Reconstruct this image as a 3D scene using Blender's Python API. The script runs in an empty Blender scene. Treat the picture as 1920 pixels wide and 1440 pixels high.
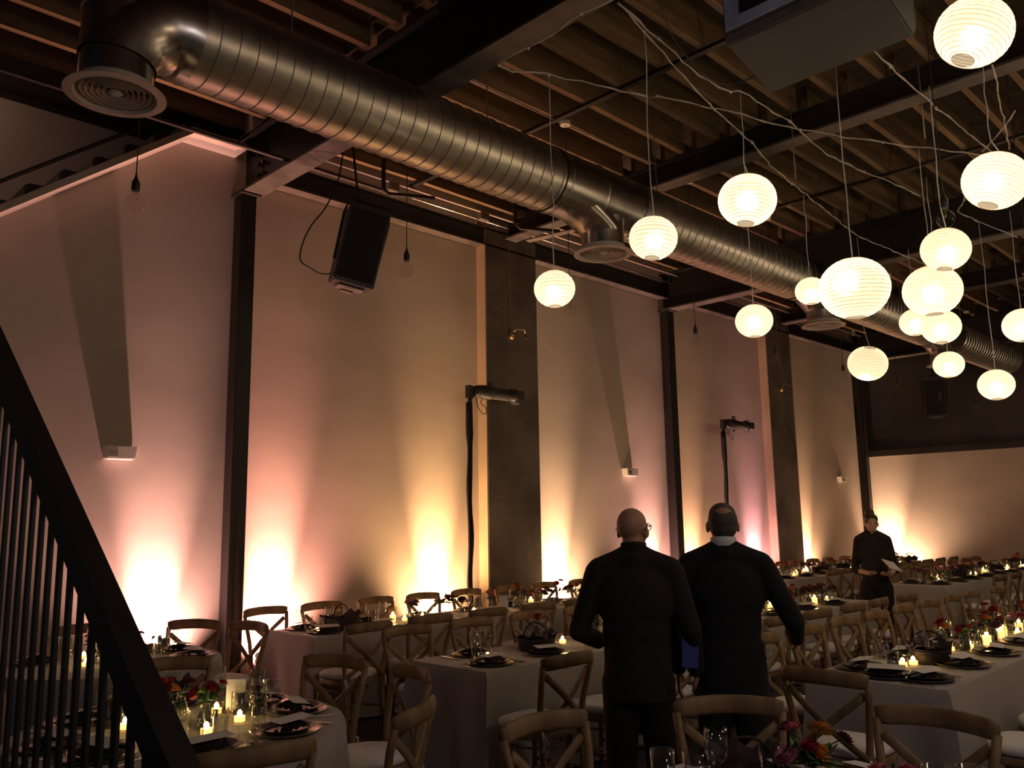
import bpy, bmesh, math, random
from mathutils import Vector, Matrix, Quaternion
random.seed(7)
S = bpy.context.scene
C = S.collection
PI = math.pi
V = Vector

# ------------------------------------------------------------------ camera
cam_d = bpy.data.cameras.new('camera')
cam = bpy.data.objects.new('camera', cam_d); C.objects.link(cam)
cam_d.sensor_fit = 'HORIZONTAL'; cam_d.sensor_width = 36.0
cam_d.lens = 36.0 * 1600.6 / 1920.0
cam_d.clip_start = 0.05; cam_d.clip_end = 200
yaw, pitch, roll = 0.78891757, 0.16115193, -0.01611003
fw = V((math.cos(yaw)*math.cos(pitch), math.sin(yaw)*math.cos(pitch), math.sin(pitch)))
rt = V((math.sin(yaw), -math.cos(yaw), 0)); up = rt.cross(fw)
r2 = rt*math.cos(roll) + up*math.sin(roll); u2 = -rt*math.sin(roll) + up*math.cos(roll)
cam.matrix_world = Matrix(((r2.x, u2.x, -fw.x, 0), (r2.y, u2.y, -fw.y, 0), (r2.z, u2.z, -fw.z, 1.7), (0, 0, 0, 1)))
S.camera = cam

# ------------------------------------------------------------------ world, view
w = bpy.data.worlds.new('dusk'); S.world = w; w.use_nodes = True
w.node_tree.nodes['Background'].inputs[0].default_value = (0.55, 0.62, 0.85, 1)
w.node_tree.nodes['Background'].inputs[1].default_value = 0.035
S.view_settings.view_transform = 'Standard'; S.view_settings.look = 'None'
S.view_settings.gamma = 1.0; S.view_settings.use_curve_mapping = False
S.view_settings.exposure = 0.0
try: S.cycles.sample_clamp_indirect = 4.0
except Exception: pass

UPLIGHTS = [  # x on the wall, colour, power
    (3.52, (1.0, .50, .42), 175), (4.78, (1.0, .42, .32), 235), (7.07, (1.0, .56, .26), 260), (9.36, (1.0, .60, .34), 210),
    (11.65, (1.0, .50, .42), 160), (12.85, (1.0, .52, .28), 150), (15.0, (1.0, .44, .48), 130), (17.1, (1.0, .55, .30), 150)]
def spot(name, loc, target, color, power, size, blend=1.0, radius=.05):
    d = bpy.data.lights.new(name, 'SPOT'); d.color = color; d.energy = power
    d.spot_size = math.radians(size); d.spot_blend = blend; d.shadow_soft_size = radius
    o = bpy.data.objects.new(name, d); C.objects.link(o); o.location = loc
    o.rotation_euler = (V(target)-V(loc)).to_track_quat('-Z', 'Y').to_euler()
    return o
for x, c, p in UPLIGHTS:
    spot('uplight_beam', (x, 8.42, .17), (x, 8.60, .90), c, p*11, 36, 1.0, .03)
    spot('uplight_spill', (x, 8.40, .17), (x, 8.60, .85), c, p*3.7, 108, 1.0, .03)
spot('uplight_beam', (20.10, 8.15, .17), (20.3, 8.15, .95), (1, .6, .36), 2400, 40, 1.0, .03)
spot('uplight_spill', (20.02, 8.0, .17), (20.3, 7.8, 1.0), (1, .6, .36), 700, 110, 1.0, .03)

def lamp(loc, color, power, radius):
    d = bpy.data.lights.new('fill_light', 'POINT'); d.color = color; d.energy = power; d.shadow_soft_size = radius
    o = bpy.data.objects.new('fill_light', d); C.objects.link(o); o.location = loc; return o
# unseen warm fill lights, added outside the frame to brighten the hall
for p in ((2.2, -.6, 3.7), (4.4, -.4, 3.9), (7.0, .4, 3.6), (9.5, .8, 3.6), (13.0, 2.2, 3.7), (16.0, 3.2, 3.8)): lamp(p, (1, .72, .45), 29, .2)
lamp((2.4, -1.8, 3.3), (.74, .80, 1.0), 34, .3)  # unseen cool fill, added to brighten the tables
lamp((1.2, 9.2, 6.2), (1, .58, .40), 15, .1)   # unseen fill light, added to brighten the stairwell wall
# ------------------------------------------------------------------ materials
MATS = {}
def mat(name, col=(.5, .5, .5), rough=.6, metal=0.0, noise=None, bump=None, emit=None, spec=.5, var=None, coord='Object', stretch=(1, 1, 1), coat=0, sheen=0):
    m = bpy.data.materials.new(name); m.use_nodes = True; MATS[name] = m
    nt = m.node_tree; b = nt.nodes['Principled BSDF']
    b.inputs['Base Color'].default_value = (*col, 1); b.inputs['Roughness'].default_value = rough
    b.inputs['Metallic'].default_value = metal; b.inputs['Specular IOR Level'].default_value = spec
    if coat: b.inputs['Coat Weight'].default_value = coat
    if sheen: b.inputs['Sheen Weight'].default_value = sheen
    if emit: b.inputs['Emission Color'].default_value = (*emit[0], 1); b.inputs['Emission Strength'].default_value = emit[1]
    if noise or bump:
        tc = nt.nodes.new('ShaderNodeTexCoord'); mp = nt.nodes.new('ShaderNodeMapping'); mp.inputs['Scale'].default_value = stretch
        nt.links.new(tc.outputs[coord], mp.inputs[0])
        n = nt.nodes.new('ShaderNodeTexNoise'); nt.links.new(mp.outputs[0], n.inputs['Vector'])
        n.inputs['Detail'].default_value = 6
        if noise:
            n.inputs['Scale'].default_value = noise[0]
            r = nt.nodes.new('ShaderNodeValToRGB'); c2 = noise[1]
            r.color_ramp.elements[0].position = .35; r.color_ramp.elements[1].position = .68
            r.color_ramp.elements[0].color = (*c2, 1); r.color_ramp.elements[1].color = (*col, 1)
            nt.links.new(n.outputs[0], r.inputs[0]); nt.links.new(r.outputs[0], b.inputs['Base Color'])
        if bump:
            n2 = nt.nodes.new('ShaderNodeTexNoise'); nt.links.new(mp.outputs[0], n2.inputs['Vector'])
            n2.inputs['Scale'].default_value = bump[0]; n2.inputs['Detail'].default_value = 4
            bp = nt.nodes.new('ShaderNodeBump'); bp.inputs['Strength'].default_value = bump[1]; bp.inputs['Distance'].default_value = .01
            nt.links.new(n2.outputs[0], bp.inputs['Height']); nt.links.new(bp.outputs[0], b.inputs['Normal'])
    return m
def glassy(name, tint=(.9, .95, .95), fr=1.35, base=.04, rough=.03):
    m = bpy.data.materials.new(name); m.use_nodes = True; MATS[name] = m
    nt = m.node_tree; nt.nodes.clear(); o = nt.nodes.new('ShaderNodeOutputMaterial')
    t = nt.nodes.new('ShaderNodeBsdfTransparent'); t.inputs[0].default_value = (*tint, 1)
    g = nt.nodes.new('ShaderNodeBsdfGlossy'); g.inputs['Roughness'].default_value = rough
    lw = nt.nodes.new('ShaderNodeLayerWeight'); lw.inputs[0].default_value = .5
    f = nt.nodes.new('ShaderNodeMath'); f.operation = 'POWER'; nt.links.new(lw.outputs['Facing'], f.inputs[0]); f.inputs[1].default_value = 4.0
    g1 = nt.nodes.new('ShaderNodeMath'); g1.operation = 'MULTIPLY'; nt.links.new(f.outputs[0], g1.inputs[0]); g1.inputs[1].default_value = fr-1.0; f = g1
    a = nt.nodes.new('ShaderNodeMath'); a.operation = 'ADD'; a.inputs[1].default_value = base
    x = nt.nodes.new('ShaderNodeMixShader')
    nt.links.new(f.outputs[0], a.inputs[0]); nt.links.new(a.outputs[0], x.inputs[0]); nt.links.new(t.outputs[0], x.inputs[1])
    nt.links.new(g.outputs[0], x.inputs[2]); nt.links.new(x.outputs[0], o.inputs[0])
    return m
def glow(name, col, s):
    m = bpy.data.materials.new(name); m.use_nodes = True; MATS[name] = m
    nt = m.node_tree; nt.nodes.clear(); o = nt.nodes.new('ShaderNodeOutputMaterial')
    e = nt.nodes.new('ShaderNodeEmission'); e.inputs[0].default_value = (*col, 1); e.inputs[1].default_value = s
    nt.links.new(e.outputs[0], o.inputs[0]); return m

plaster = mat('white_painted_plaster', (.60, .515, .44), .85, noise=(.7, (.45, .385, .33)), bump=(9, .05), coord='Object', stretch=(.6, 1, 1.1))
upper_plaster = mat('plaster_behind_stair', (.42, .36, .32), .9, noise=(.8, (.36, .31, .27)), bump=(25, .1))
far_grey = mat('dark_grey_paint', (.075, .068, .066), .8, noise=(1.2, (.06, .055, .054)))
concrete = mat('raw_concrete', (.21, .18, .145), .85, noise=(1.6, (.10, .085, .07)), bump=(14, .15))
side_lit = mat('lit_side_tan', (.50, .39, .27), .85, noise=(1.5, (.40, .31, .2)))  # light on the pillar's side put into a lighter tan
floor_m = mat('dark_polished_floor', (.07, .06, .055), .45, noise=(2, (.04, .035, .03)))
steel = mat('black_painted_steel', (.012, .009, .008), .55)
steel_worn = mat('dark_worn_steel', (.10, .085, .075), .6, noise=(5, (.05, .042, .038)))
joist_m = mat('old_joist_timber', (.25, .16, .08), .9, noise=(2.2, (.09, .056, .028)), bump=(9, .7), stretch=(.25, 3, 3))
deck_m = mat('old_deck_boards', (.055, .034, .018), .9, noise=(3, (.03, .018, .01)), bump=(9, .6), stretch=(3, .3, 3))
galv = mat('galvanised_duct', (.66, .62, .55), .36, 1.0, noise=(7, (.50, .47, .42)), bump=(60, .08))
galv_smooth = mat('galvanised_fitting', (.60, .57, .52), .26, 1.0, noise=(6, (.42, .40, .38)))
vent_m = mat('cream_enamel_vent', (.52, .46, .40), .5)
pipe_m = mat('grey_conduit', (.30, .26, .23), .45, .6)
black_p = mat('black_plastic', (.016, .014, .014), .5)
black_cloth = mat('black_cloth_wrap', (.012, .010, .010), .9)
cloth_m = mat('grey_linen', (.40, .365, .35), .95, noise=(120, (.35, .32, .31)), bump=(200, .2), sheen=.3)
wood_c = mat('oak_chair_wood', (.30, .195, .10), .6, noise=(9, (.17, .10, .05)), stretch=(1, 1, .25), bump=(40, .15))
pad_m = mat('ivory_seat_pad', (.80, .78, .80), .95, bump=(60, .2))
plate_m = mat('slate_stoneware', (.045, .036, .042), .38, coat=.2)
charger_m = mat('dark_charger', (.09, .075, .075), .3, coat=.3)
napkin_m = mat('plum_black_napkin', (.028, .014, .022), .95)
card_m = mat('white_card', (.80, .76, .78), .8)
silver = mat('brushed_cutlery', (.75, .70, .62), .22, 1.0)
glass_m = glassy('clear_glass', (.97, .98, .97), 1.95, .07)
bulb_m = glassy('bulb_glass', (.96, .95, .93), 1.35, .025)
votive_m = glassy('votive_glass', (.97, .92, .80), 1.45, .05)
water_m = glassy('water_surface', (.92, .94, .94), 1.33, .05)
wax_m = mat('self_lit_wax', (.9, .78, .5), .6, emit=((1, .60, .22), 2.6))  # wax emits by itself, standing in for the flame's light in it
flame_m = glow('candle_flame', (1, .70, .30), 60)
wire_m = mat('twine_cord', (.55, .50, .46), .8)
cord_w = mat('white_cable', (.70, .68, .72), .6)
cord_k = mat('black_cable', (.02, .018, .018), .6)
brass = mat('brass_fitting', (.6, .42, .2), .3, 1.0)
stem_m = mat('green_stem', (.09, .16, .05), .7)
leaf_m = mat('leaf_green', (.14, .28, .07), .6, noise=(30, (.06, .15, .04)))
dark_leaf = mat('dark_foliage', (.02, .035, .018), .7)
BLOOM = [mat('petal_crimson', (.35, .02, .03), .7), mat('petal_pink', (.62, .16, .20), .7), mat('petal_orange', (.75, .30, .04), .7),
         mat('petal_plum', (.16, .02, .07), .7), mat('petal_dusky_mauve', (.40, .14, .24), .7), mat('petal_white', (.75, .70, .62), .7)]
skin_m = mat('skin', (.42, .23, .15), .55)
skin_w = mat('skin_pale', (.62, .40, .29), .55)
suit_m = mat('black_suit_wool', (.011, .010, .013), .95)
shirt_k = mat('black_shirt_cotton', (.018, .014, .012), .95)
trous_m = mat('black_trousers', (.010, .009, .009), .95)
hair_g = mat('grey_brown_hair', (.055, .042, .034), .8, noise=(60, (.10, .08, .07)))
hair_k = mat('dark_brown_hair', (.05, .028, .018), .6, noise=(50, (.03, .018, .012)), stretch=(1, 1, 6))
white_sh = mat('white_shirt', (.7, .7, .74), .9)
blue_m = mat('blue_cloth', (.02, .035, .28), .6)
shoe_m = mat('black_leather', (.01, .01, .01), .35)
unit_blue_lit = mat('blue_lit_panel', (.42, .50, .72), .5, noise=(4, (.28, .35, .52)))  # blue light on the unit's front put into its base colour
unit_grey = mat('charcoal_housing', (.055, .052, .055), .6)
basket_m = mat('dark_wicker', (.03, .018, .016), .8, bump=(60, .8))
bread_m = mat('bread_crust', (.35, .18, .07), .8)
sconce_m = mat('white_metal_sconce', (.75, .70, .62), .5)
seam_m = mat('paper_rib_wire', (.80, .62, .36), .8)

# lantern paper: a thin sheet that lets the bulb's light through
def paper(name, e, refr=.5):
    m = bpy.data.materials.new(name); m.use_nodes = True; nt = m.node_tree; nt.nodes.clear()
    o = nt.nodes.new('ShaderNodeOutputMaterial')
    em = nt.nodes.new('ShaderNodeEmission'); em.inputs[0].default_value = (1, .82, .58, 1); em.inputs[1].default_value = e
    tr = nt.nodes.new('ShaderNodeBsdfTranslucent'); tr.inputs[0].default_value = (.95, .85, .62, 1)
    rf = nt.nodes.new('ShaderNodeBsdfRefraction'); rf.inputs['Color'].default_value = (1, .93, .75, 1)
    rf.inputs['Roughness'].default_value = .95; rf.inputs['IOR'].default_value = 1.15
    mx = nt.nodes.new('ShaderNodeMixShader'); mx.inputs[0].default_value = refr
    ad = nt.nodes.new('ShaderNodeAddShader')
    nt.links.new(tr.outputs[0], mx.inputs[1]); nt.links.new(rf.outputs[0], mx.inputs[2])
    nt.links.new(mx.outputs[0], ad.inputs[0]); nt.links.new(em.outputs[0], ad.inputs[1]); nt.links.new(ad.outputs[0], o.inputs[0])
    return m
paper_m = paper('lantern_paper', .40, .6)

# ------------------------------------------------------------------ mesh helpers
def NB(): return bmesh.new()
def box(bm, c, s, rot=None, taper=None):
    r = bmesh.ops.create_cube(bm, size=1.0)['verts']
    M = Matrix.Diagonal((*s, 1))
    if rot is not None: M = rot.to_4x4() @ M
    M = Matrix.Translation(c) @ M
    for v in r: v.co = M @ v.co
    return r
def bx(bm, x0, x1, y0, y1, z0, z1): return box(bm, ((x0+x1)/2, (y0+y1)/2, (z0+z1)/2), (x1-x0, y1-y0, z1-z0))
def frame_of(d):
    d = d.normalized(); a = V((0, 0, 1)) if abs(d.z) < .95 else V((1, 0, 0))
    u = d.cross(a).normalized(); return u, u.cross(d).normalized()
def smooth(pts, m=5):
    P = [V(p) for p in pts]; P = [P[0]*2-P[1]]+P+[P[-1]*2-P[-2]]; out = []
    for i in range(1, len(P)-2):
        a, b, c, d = P[i-1:i+3]
        for k in range(m):
            t = k/m; out.append(.5*((2*b)+(c-a)*t+(2*a-5*b+4*c-d)*t*t+(3*b-a-3*c+d)*t**3))
    return out+[P[-2]]
def tube(bm, pts, r, n=8, caps=True, flat=None, closed=False):
    """round (or flat: (width factor, height factor)) tube along points; r a number or a list"""
    pts = [V(p) for p in pts]; R = r if isinstance(r, (list, tuple)) else [r]*len(pts)
    rings = []; u0 = None
    for i, p in enumerate(pts):
        if closed: d = pts[(i+1) % len(pts)] - pts[i-1]
        else: d = pts[min(i+1, len(pts)-1)] - pts[max(i-1, 0)]
        if d.length < 1e-9: d = V((0, 0, 1))
        d.normalize()
        if u0 is None: u, v = frame_of(d)
        else:
            u = u0 - d*u0.dot(d)
            if u.length < 1e-6: u, v = frame_of(d)
            u.normalize(); v = u.cross(d)
        u0 = u
        a, b = (flat if flat else (1, 1))
        rings.append([bm.verts.new(p + u*math.cos(2*PI*k/n)*R[i]*a + v*math.sin(2*PI*k/n)*R[i]*b) for k in range(n)])
    m = len(rings)
    for i in range(m if closed else m-1):
        A, B = rings[i], rings[(i+1) % m]
        for k in range(n): bm.faces.new((A[k], A[(k+1) % n], B[(k+1) % n], B[k]))
    if caps and not closed:
        bm.faces.new(rings[0][::-1]); bm.faces.new(rings[-1])
def bar(bm, p, q, w, h, side=None):
    """rectangular bar from p to q; w across `side`, h the other way"""
    p, q = V(p), V(q); d = (q-p).normalized()
    s = V(side) if side else frame_of(d)[0]
    s = (s - d*s.dot(d)).normalized(); t = s.cross(d)
    A = [p + s*w/2*a + t*h/2*b for a, b in ((-1, -1), (1, -1), (1, 1), (-1, 1))]
    B = [x + (q-p) for x in A]
    A = [bm.verts.new(x) for x in A]; B = [bm.verts.new(x) for x in B]
    for i in range(4): bm.faces.new((A[i], A[(i+1) % 4], B[(i+1) % 4], B[i]))
    bm.faces.new(A[::-1]); bm.faces.new(B)
def lathe(bm, prof, n=24, M=None, cap=False):
    M = M or Matrix.Identity(4); rings = []
    for r, z in prof:
        rings.append([bm.verts.new(M @ V((r*math.cos(2*PI*k/n), r*math.sin(2*PI*k/n), z))) for k in range(n)] if r > 1e-5 else [bm.verts.new(M @ V((0, 0, z)))])
    for A, B in zip(rings, rings[1:]):
        for k in range(n):
            if len(A) == 1 and len(B) == 1: continue
            if len(A) == 1: bm.faces.new((A[0], B[k], B[(k+1) % n]))
            elif len(B) == 1: bm.faces.new((A[k], A[(k+1) % n], B[0]))
            else: bm.faces.new((A[k], A[(k+1) % n], B[(k+1) % n], B[k]))
    if cap:
        for Rg in (rings[0], rings[-1]):
            if len(Rg) > 2: bm.faces.new(Rg)
def ball(bm, c, r, n=10, s=(1, 1, 1), rot=None):
    vs = bmesh.ops.create_uvsphere(bm, u_segments=n, v_segments=max(6, n*2//3), radius=r)['verts']
    M = Matrix.Translation(c) @ (rot.to_4x4() if rot else Matrix.Identity(4)) @ Matrix.Diagonal((*s, 1))
    for v in vs: v.co = M @ v.co
def prism(bm, poly, y0, y1, axis='y'):
    def P(a, b, t): return V((a, t, b)) if axis == 'y' else (V((t, a, b)) if axis == 'x' else V((a, b, t)))
    A = [bm.verts.new(P(a, b, y0)) for a, b in poly]; B = [bm.verts.new(P(a, b, y1)) for a, b in poly]
    n = len(poly)
    for i in range(n): bm.faces.new((A[i], A[(i+1) % n], B[(i+1) % n], B[i]))
    bm.faces.new(A[::-1]); bm.faces.new(B)
def obj(name, bm, m, parent=None, smooth=False, bevel=0, angle=None):
    if bevel: bmesh.ops.bevel(bm, geom=bm.edges[:], offset=bevel, segments=2, affect='EDGES', clamp_overlap=True)
    bmesh.ops.recalc_face_normals(bm, faces=bm.faces[:])
    me = bpy.data.meshes.new(name); bm.to_mesh(me); bm.free()
    for mm in (m if isinstance(m, (list, tuple)) else [m]): me.materials.append(mm)
    if smooth:
        me.polygons.foreach_set('use_smooth', [True]*len(me.polygons))
        if angle: me.set_sharp_from_angle(angle=math.radians(angle))
    o = bpy.data.objects.new(name, me); C.objects.link(o)
    if parent is not None: o.parent = parent
    return o
def tag(o, label=None, cat=None, group=None, kind=None):
    if label: o['label'] = label
    if cat: o['category'] = cat
    if group: o['group'] = group
    if kind: o['kind'] = kind
    return o
def thing(name, label, cat, loc=(0, 0, 0), rz=0, group=None, kind=None):
    o = bpy.data.objects.new(name, None); C.objects.link(o); o.location = loc; o.rotation_euler = (0, 0, rz)
    o.empty_display_size = .1
    return tag(o, label, cat, group, kind)
def struct(name, bm, m, parent=None, label=None, **k):
    o = obj(name, bm, m, parent, **k)
    if parent is None: o['kind'] = 'structure'
    if label: o['label'] = label
    return o
KIDS = {}
def kids(o):
    k = o.name
    if k not in KIDS: KIDS[k] = [c for c in bpy.data.objects if c.parent == o]
    return KIDS[k]
def dup(src, loc, rz=0, label=None, group=None, scale=None):
    def cp(o, par, names):
        c = o.copy(); C.objects.link(c)
        if par is not None: c.parent = par
        for ch in kids(o): cp(ch, c, names)
        return c
    r = cp(src, None, None); r.location = loc; r.rotation_euler = (0, 0, rz)
    if scale: r.scale = (scale,)*3
    if label: r['label'] = label
    if group: r['group'] = group
    return r
class Proto:
    """first placing moves the original, later ones copy it"""
    def __init__(s, o): s.o = o; s.used = False; s.k = None
    def put(s, loc, rz, label, group=None, scale=None):
        if not s.used:
            s.used = True; o = s.o; kids(o)
            for c in kids(o): kids(c)
            o.location = loc; o.rotation_euler = (0, 0, rz); o['label'] = label
            if group: o['group'] = group
            if scale: o.scale = (scale,)*3
            return o
        return dup(s.o, loc, rz, label, group, scale)
ORD_ = ['first', 'second', 'third', 'fourth', 'fifth', 'sixth', 'seventh', 'eighth', 'ninth', 'tenth', 'eleventh', 'twelfth', 'thirteenth', 'fourteenth', 'fifteenth', 'sixteenth', 'seventeenth', 'eighteenth', 'nineteenth', 'twentieth', 'twenty-first', 'twenty-second', 'twenty-third', 'twenty-fourth', 'twenty-fifth']
ORD = ORD_

# ================================================================== SETTING
YW = 8.6; XF = 20.3; ZC = 6.0
b = NB(); bx(b, -3, XF+.2, -4, 10.2, -.1, 0); struct('floor', b, floor_m)
# long wall: lower left piece with the sloping top under the stair
b = NB(); prism(b, [(-3, 0), (4.3, 0), (4.3, 5.83), (3.60, 5.83), (1.95, 4.57), (-3, .80)], YW, YW+.12)
wl = struct('wall_left', b, plaster)
b = NB(); bx(b, 4.3, XF+.2, YW, YW+.2, 0, 6.6); struct('wall_left_main', b, plaster).name = 'wall_left.001'
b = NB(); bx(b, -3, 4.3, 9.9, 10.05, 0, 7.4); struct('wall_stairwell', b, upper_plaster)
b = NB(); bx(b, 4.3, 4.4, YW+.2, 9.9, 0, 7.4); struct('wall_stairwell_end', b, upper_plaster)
b = NB(); bx(b, XF, XF+.2, -4, YW, 0, 3.10); struct('wall_far', b, plaster)
b = NB(); bx(b, XF+.25, XF+.4, -4, YW+.2, 3.1, 6.6); struct('wall_far.001', b, far_grey)
b = NB(); bx(b, XF-.06, XF+.3, -4, YW-.01, 3.10, 3.24); struct('trim_1', b, steel, label='dark ledge along the top of the white far wall')
b = NB(); bx(b, -3, XF+.2, -4.1, -4, 0, 6.6); struct('wall_right', b, plaster)
# pillars of raw concrete
for i, (x0, x1) in enumerate(((7.87, 8.90), (15.64, 16.66))):
    b = NB(); bx(b, x0+.012, x1, 8.42, YW+.05, 0, 6.0); p = struct('concrete_pillar', b, concrete, label='raw grey concrete pillar against the long wall, ' + ('nearer one' if i == 0 else 'farther one'), bevel=.006)
    b = NB(); bx(b, x0, x0+.012, 8.425, YW+.01, 0, 6.0); struct('lit_side', b, side_lit, p, label='side of the pillar in a lighter, lit tone')
# columns
for i, (x, wd, lb) in enumerate(((4.30, .17, 'nearest black steel column beside the left glow'), (12.32, .16, 'second black steel column behind the two men'), (20.1, .17, 'black steel column in the far corner'))):
    t = thing('steel_column', lb, None, (x, 8.5, 0), kind='structure')
    b = NB()
    for s in (-1, 1): bx(b, s*wd/2-(.012 if s > 0 else 0), s*wd/2+(.012 if s < 0 else 0), -.09, .09, 0, 5.33)
    bx(b, -wd/2, wd/2, -.088, -.078, 0, 5.33); bx(b, -.01, .01, -.09, .09, 0, 5.33)
    obj('shaft', b, steel, t)
    b = NB(); bx(b, -wd*.72, wd*.72, -.14, .10, 5.33, 5.35); obj('cap_plate', b, steel, t)
    b = NB(); bx(b, -wd*.7, wd*.7, -.12, .1, 0, .02); obj('base_plate', b, steel, t)
def ibeam(x, zb, zt, y0, y1, wf, lb):
    t = thing('steel_beam', lb, None, (x, 0, 0), kind='structure')
    b = NB(); bx(b, -wf/2, wf/2, y0, y1, zb, zb+.025); obj('lower_flange', b, steel_worn, t)
    b = NB(); bx(b, -.012, .012, y0, y1, zb+.025, zt-.02); obj('web', b, steel, t)
    b = NB(); bx(b, -wf/2, wf/2, y0, y1, zt-.02, zt); obj('upper_flange', b, steel, t)
    return t
t = ibeam(4.33, 5.35, ZC, -3.9, 8.55, .25, 'deep dark steel beam crossing the ceiling over the duct, nearest one')
b = NB()
for dz in (0, .12, .24):
    for dy in (0, .10): lathe(b, [(0, -.03), (.028, -.03), (.028, .0), (0, .0)], 6, Matrix.Translation((-.03, 8.2-dy, 5.5+dz)) @ Matrix.Rotation(PI/2, 4, 'Y'))
obj('bolts', b, steel, t)['kind'] = 'stuff'
ibeam(8.35, 5.72, ZC, -3.9, 8.4, .22, 'lighter steel beam crossing the ceiling above the lanterns')
ibeam(12.32, 5.35, ZC, -3.9, 8.55, .24, 'steel beam over the second black column')
ibeam(16.4, 5.72, ZC, -3.9, 8.4, .22, 'steel beam over the farther concrete pillar')
ibeam(20.1, 5.35, ZC, -3.9, 8.55, .24, 'steel beam along the top of the far wall')
# beam along the long wall
b = NB(); bx(b, 4.45, 19.95, 8.42, 8.58, 5.56, 5.585); t = struct('wall_beam', b, steel_worn, label='long black steel beam along the top of the wall')
b = NB(); bx(b, 4.45, 19.95, 8.44, 8.455, 5.585, 5.80); struct('web', b, steel, t)
b = NB(); bx(b, 4.45, 19.95, 8.42, 8.58, 5.80, 5.82); struct('upper_flange', b, steel, t)
b = NB(); bx(b, -3, 4.2, 8.36, 8.62, 6.0, 6.3); struct('landing_beam', b, steel, label='black beam at the ceiling above the stair')
b = NB(); bx(b, -3, 4.2, 9.75, 9.9, 6.3, 6.8); struct('stairwell_beam', b, steel, label='black beam at the back of the stairwell')
# bridging angle irons under the joists
for x in (6.4, 10.6, 13.6):
    b = NB(); bx(b, x, x+.06, -3.9, 8.3, 5.955, 5.965); bx(b, x, x+.006, -3.9, 8.3, 5.965, 5.99); struct('angle_iron', b, steel, label='thin dark angle iron under the joists at %s' % {6.4: 'the first bay', 10.6: 'the second bay', 13.6: 'the third bay'}[x])

# ceiling: deck boards over joists
b = NB(); bx(b, -3, XF+.4, -4, 10.2, 6.36, 6.42); ceil = struct('ceiling', b, deck_m)
jb = {}
def joist_mesh(x0, x1, key):
    if key in jb: return jb[key]
    b = NB(); r = random.Random(key[0]*7+key[1])
    n = 7; prev = None; rings = []
    for i in range(n):
        x = x0 + (x1-x0)*i/(n-1); dz = r.uniform(-.006, .006); dy = r.uniform(-.005, .005)
        rings.append([b.verts.new((x, yy+dy, zz+(dz if zz < .1 else 0))) for yy, zz in ((-.034, 0), (.034, 0), (.034, .355), (-.034, .355))])
    for A, B in zip(rings, rings[1:]):
        for k in range(4): b.faces.new((A[k], A[(k+1) % 4], B[(k+1) % 4], B[k]))
    b.faces.new(rings[0]); b.faces.new(rings[-1][::-1])
    bmesh.ops.recalc_face_normals(b, faces=b.faces[:])
    me = bpy.data.meshes.new('joist'); b.to_mesh(me); b.free(); me.materials.append(joist_m); jb[key] = me; return me
SPANS = [(-2.9, 4.18), (4.48, 8.22), (8.48, 12.18), (12.46, 16.28), (16.52, 20.0)]
for si, (x0, x1) in enumerate(SPANS):
    y = -3.6 if si else -3.4; k = 0
    while y < 8.4:
        if y > .2 or k % 2 == 0:
            me = joist_mesh(x0, x1, (si, k % 3))
            o = bpy.data.objects.new('joist', me); C.objects.link(o); o.parent = ceil
            o.location = (0, y+random.uniform(-.015, .015), ZC+.004+random.uniform(0, .008))
        y += .47; k += 1

# stair above the left wall piece: soffit, treads, handrail
slope = (5.83-4.57)/(3.60-1.95)
def sz(x): return 4.57+(x-1.95)*slope
b = NB(); prism(b, [(-2.8, sz(-2.8)-.03), (3.60, 5.80), (4.2, 5.80), (4.2, 5.86), (3.57, 5.86), (-2.8, sz(-2.8)+.04)], 8.30, 9.9)
st = struct('stair_soffit', b, plaster, label='pale sloping soffit under the upper stair')
b = NB()
ustair = thing('upper_stair', 'dark saw-tooth steel stair climbing above the pale soffit', 'staircase', (0, 8.34, 0)); ustair['kind'] = 'structure'
x = .95
tread_me = None
while x < 3.7:
    z = sz(x)-.055
    if tread_me is None:
        b = NB(); prism(b, [(-.02, .055), (.21, .222), (.02, .215), (-.02, .19)], 0, 1.4)
        o = obj('tread', b, steel, ustair); tread_me = o.data
    else:
        o = bpy.data.objects.new('tread', tread_me); C.objects.link(o); o.parent = ustair
    o.location = (x, 0, z); x += .285
b = NB(); tube(b, [(.2, .10, sz(.2)+.30), (3.9, .10, sz(3.9)+.30)], .02, 8); obj('handrail', b, steel, ustair)

# near stair railing (left edge of the picture)
rail = thing('stair_railing', 'black metal stair railing with flat vertical balusters beside the left tables', 'railing', (1.0, 0, 0))
rs = (2.51-1.11)/(4.22-2.19)
def rz_(y): return 1.11+(y-2.19)*rs
b = NB(); bar(b, (0, 1.75, rz_(1.75)-.075), (0, 4.9, rz_(4.9)-.075), .05, .12, side=(1, 0, 0)); obj('handrail', b, black_p, rail)
b = NB(); bar(b, (0, 1.75, rz_(1.75)-.005), (0, 4.9, rz_(4.9)-.005), .075, .015, side=(1, 0, 0)); obj('cap_rail', b, black_p, rail)
bal = None; y = 1.85
while y < 4.85:
    if bal is None:
        b = NB(); bx(b, -.006, .006, -.019, .019, -1, 0); bal = obj('baluster', b, black_p, rail); o = bal
    else:
        o = bpy.data.objects.new('baluster', bal.data); C.objects.link(o); o.parent = rail
    o.location = (0, y, rz_(y)-.09); o.scale = (1, 1, rz_(y)-.10); y += .115
b = NB(); bx(b, -.04, .04, 1.70, 1.78, 0, rz_(1.75)+.02); obj('newel_post', b, black_p, rail)
b = NB(); bx(b, -.03, .03, 1.7, 4.9, 0, .03); obj('bottom_rail', b, black_p, rail)

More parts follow.
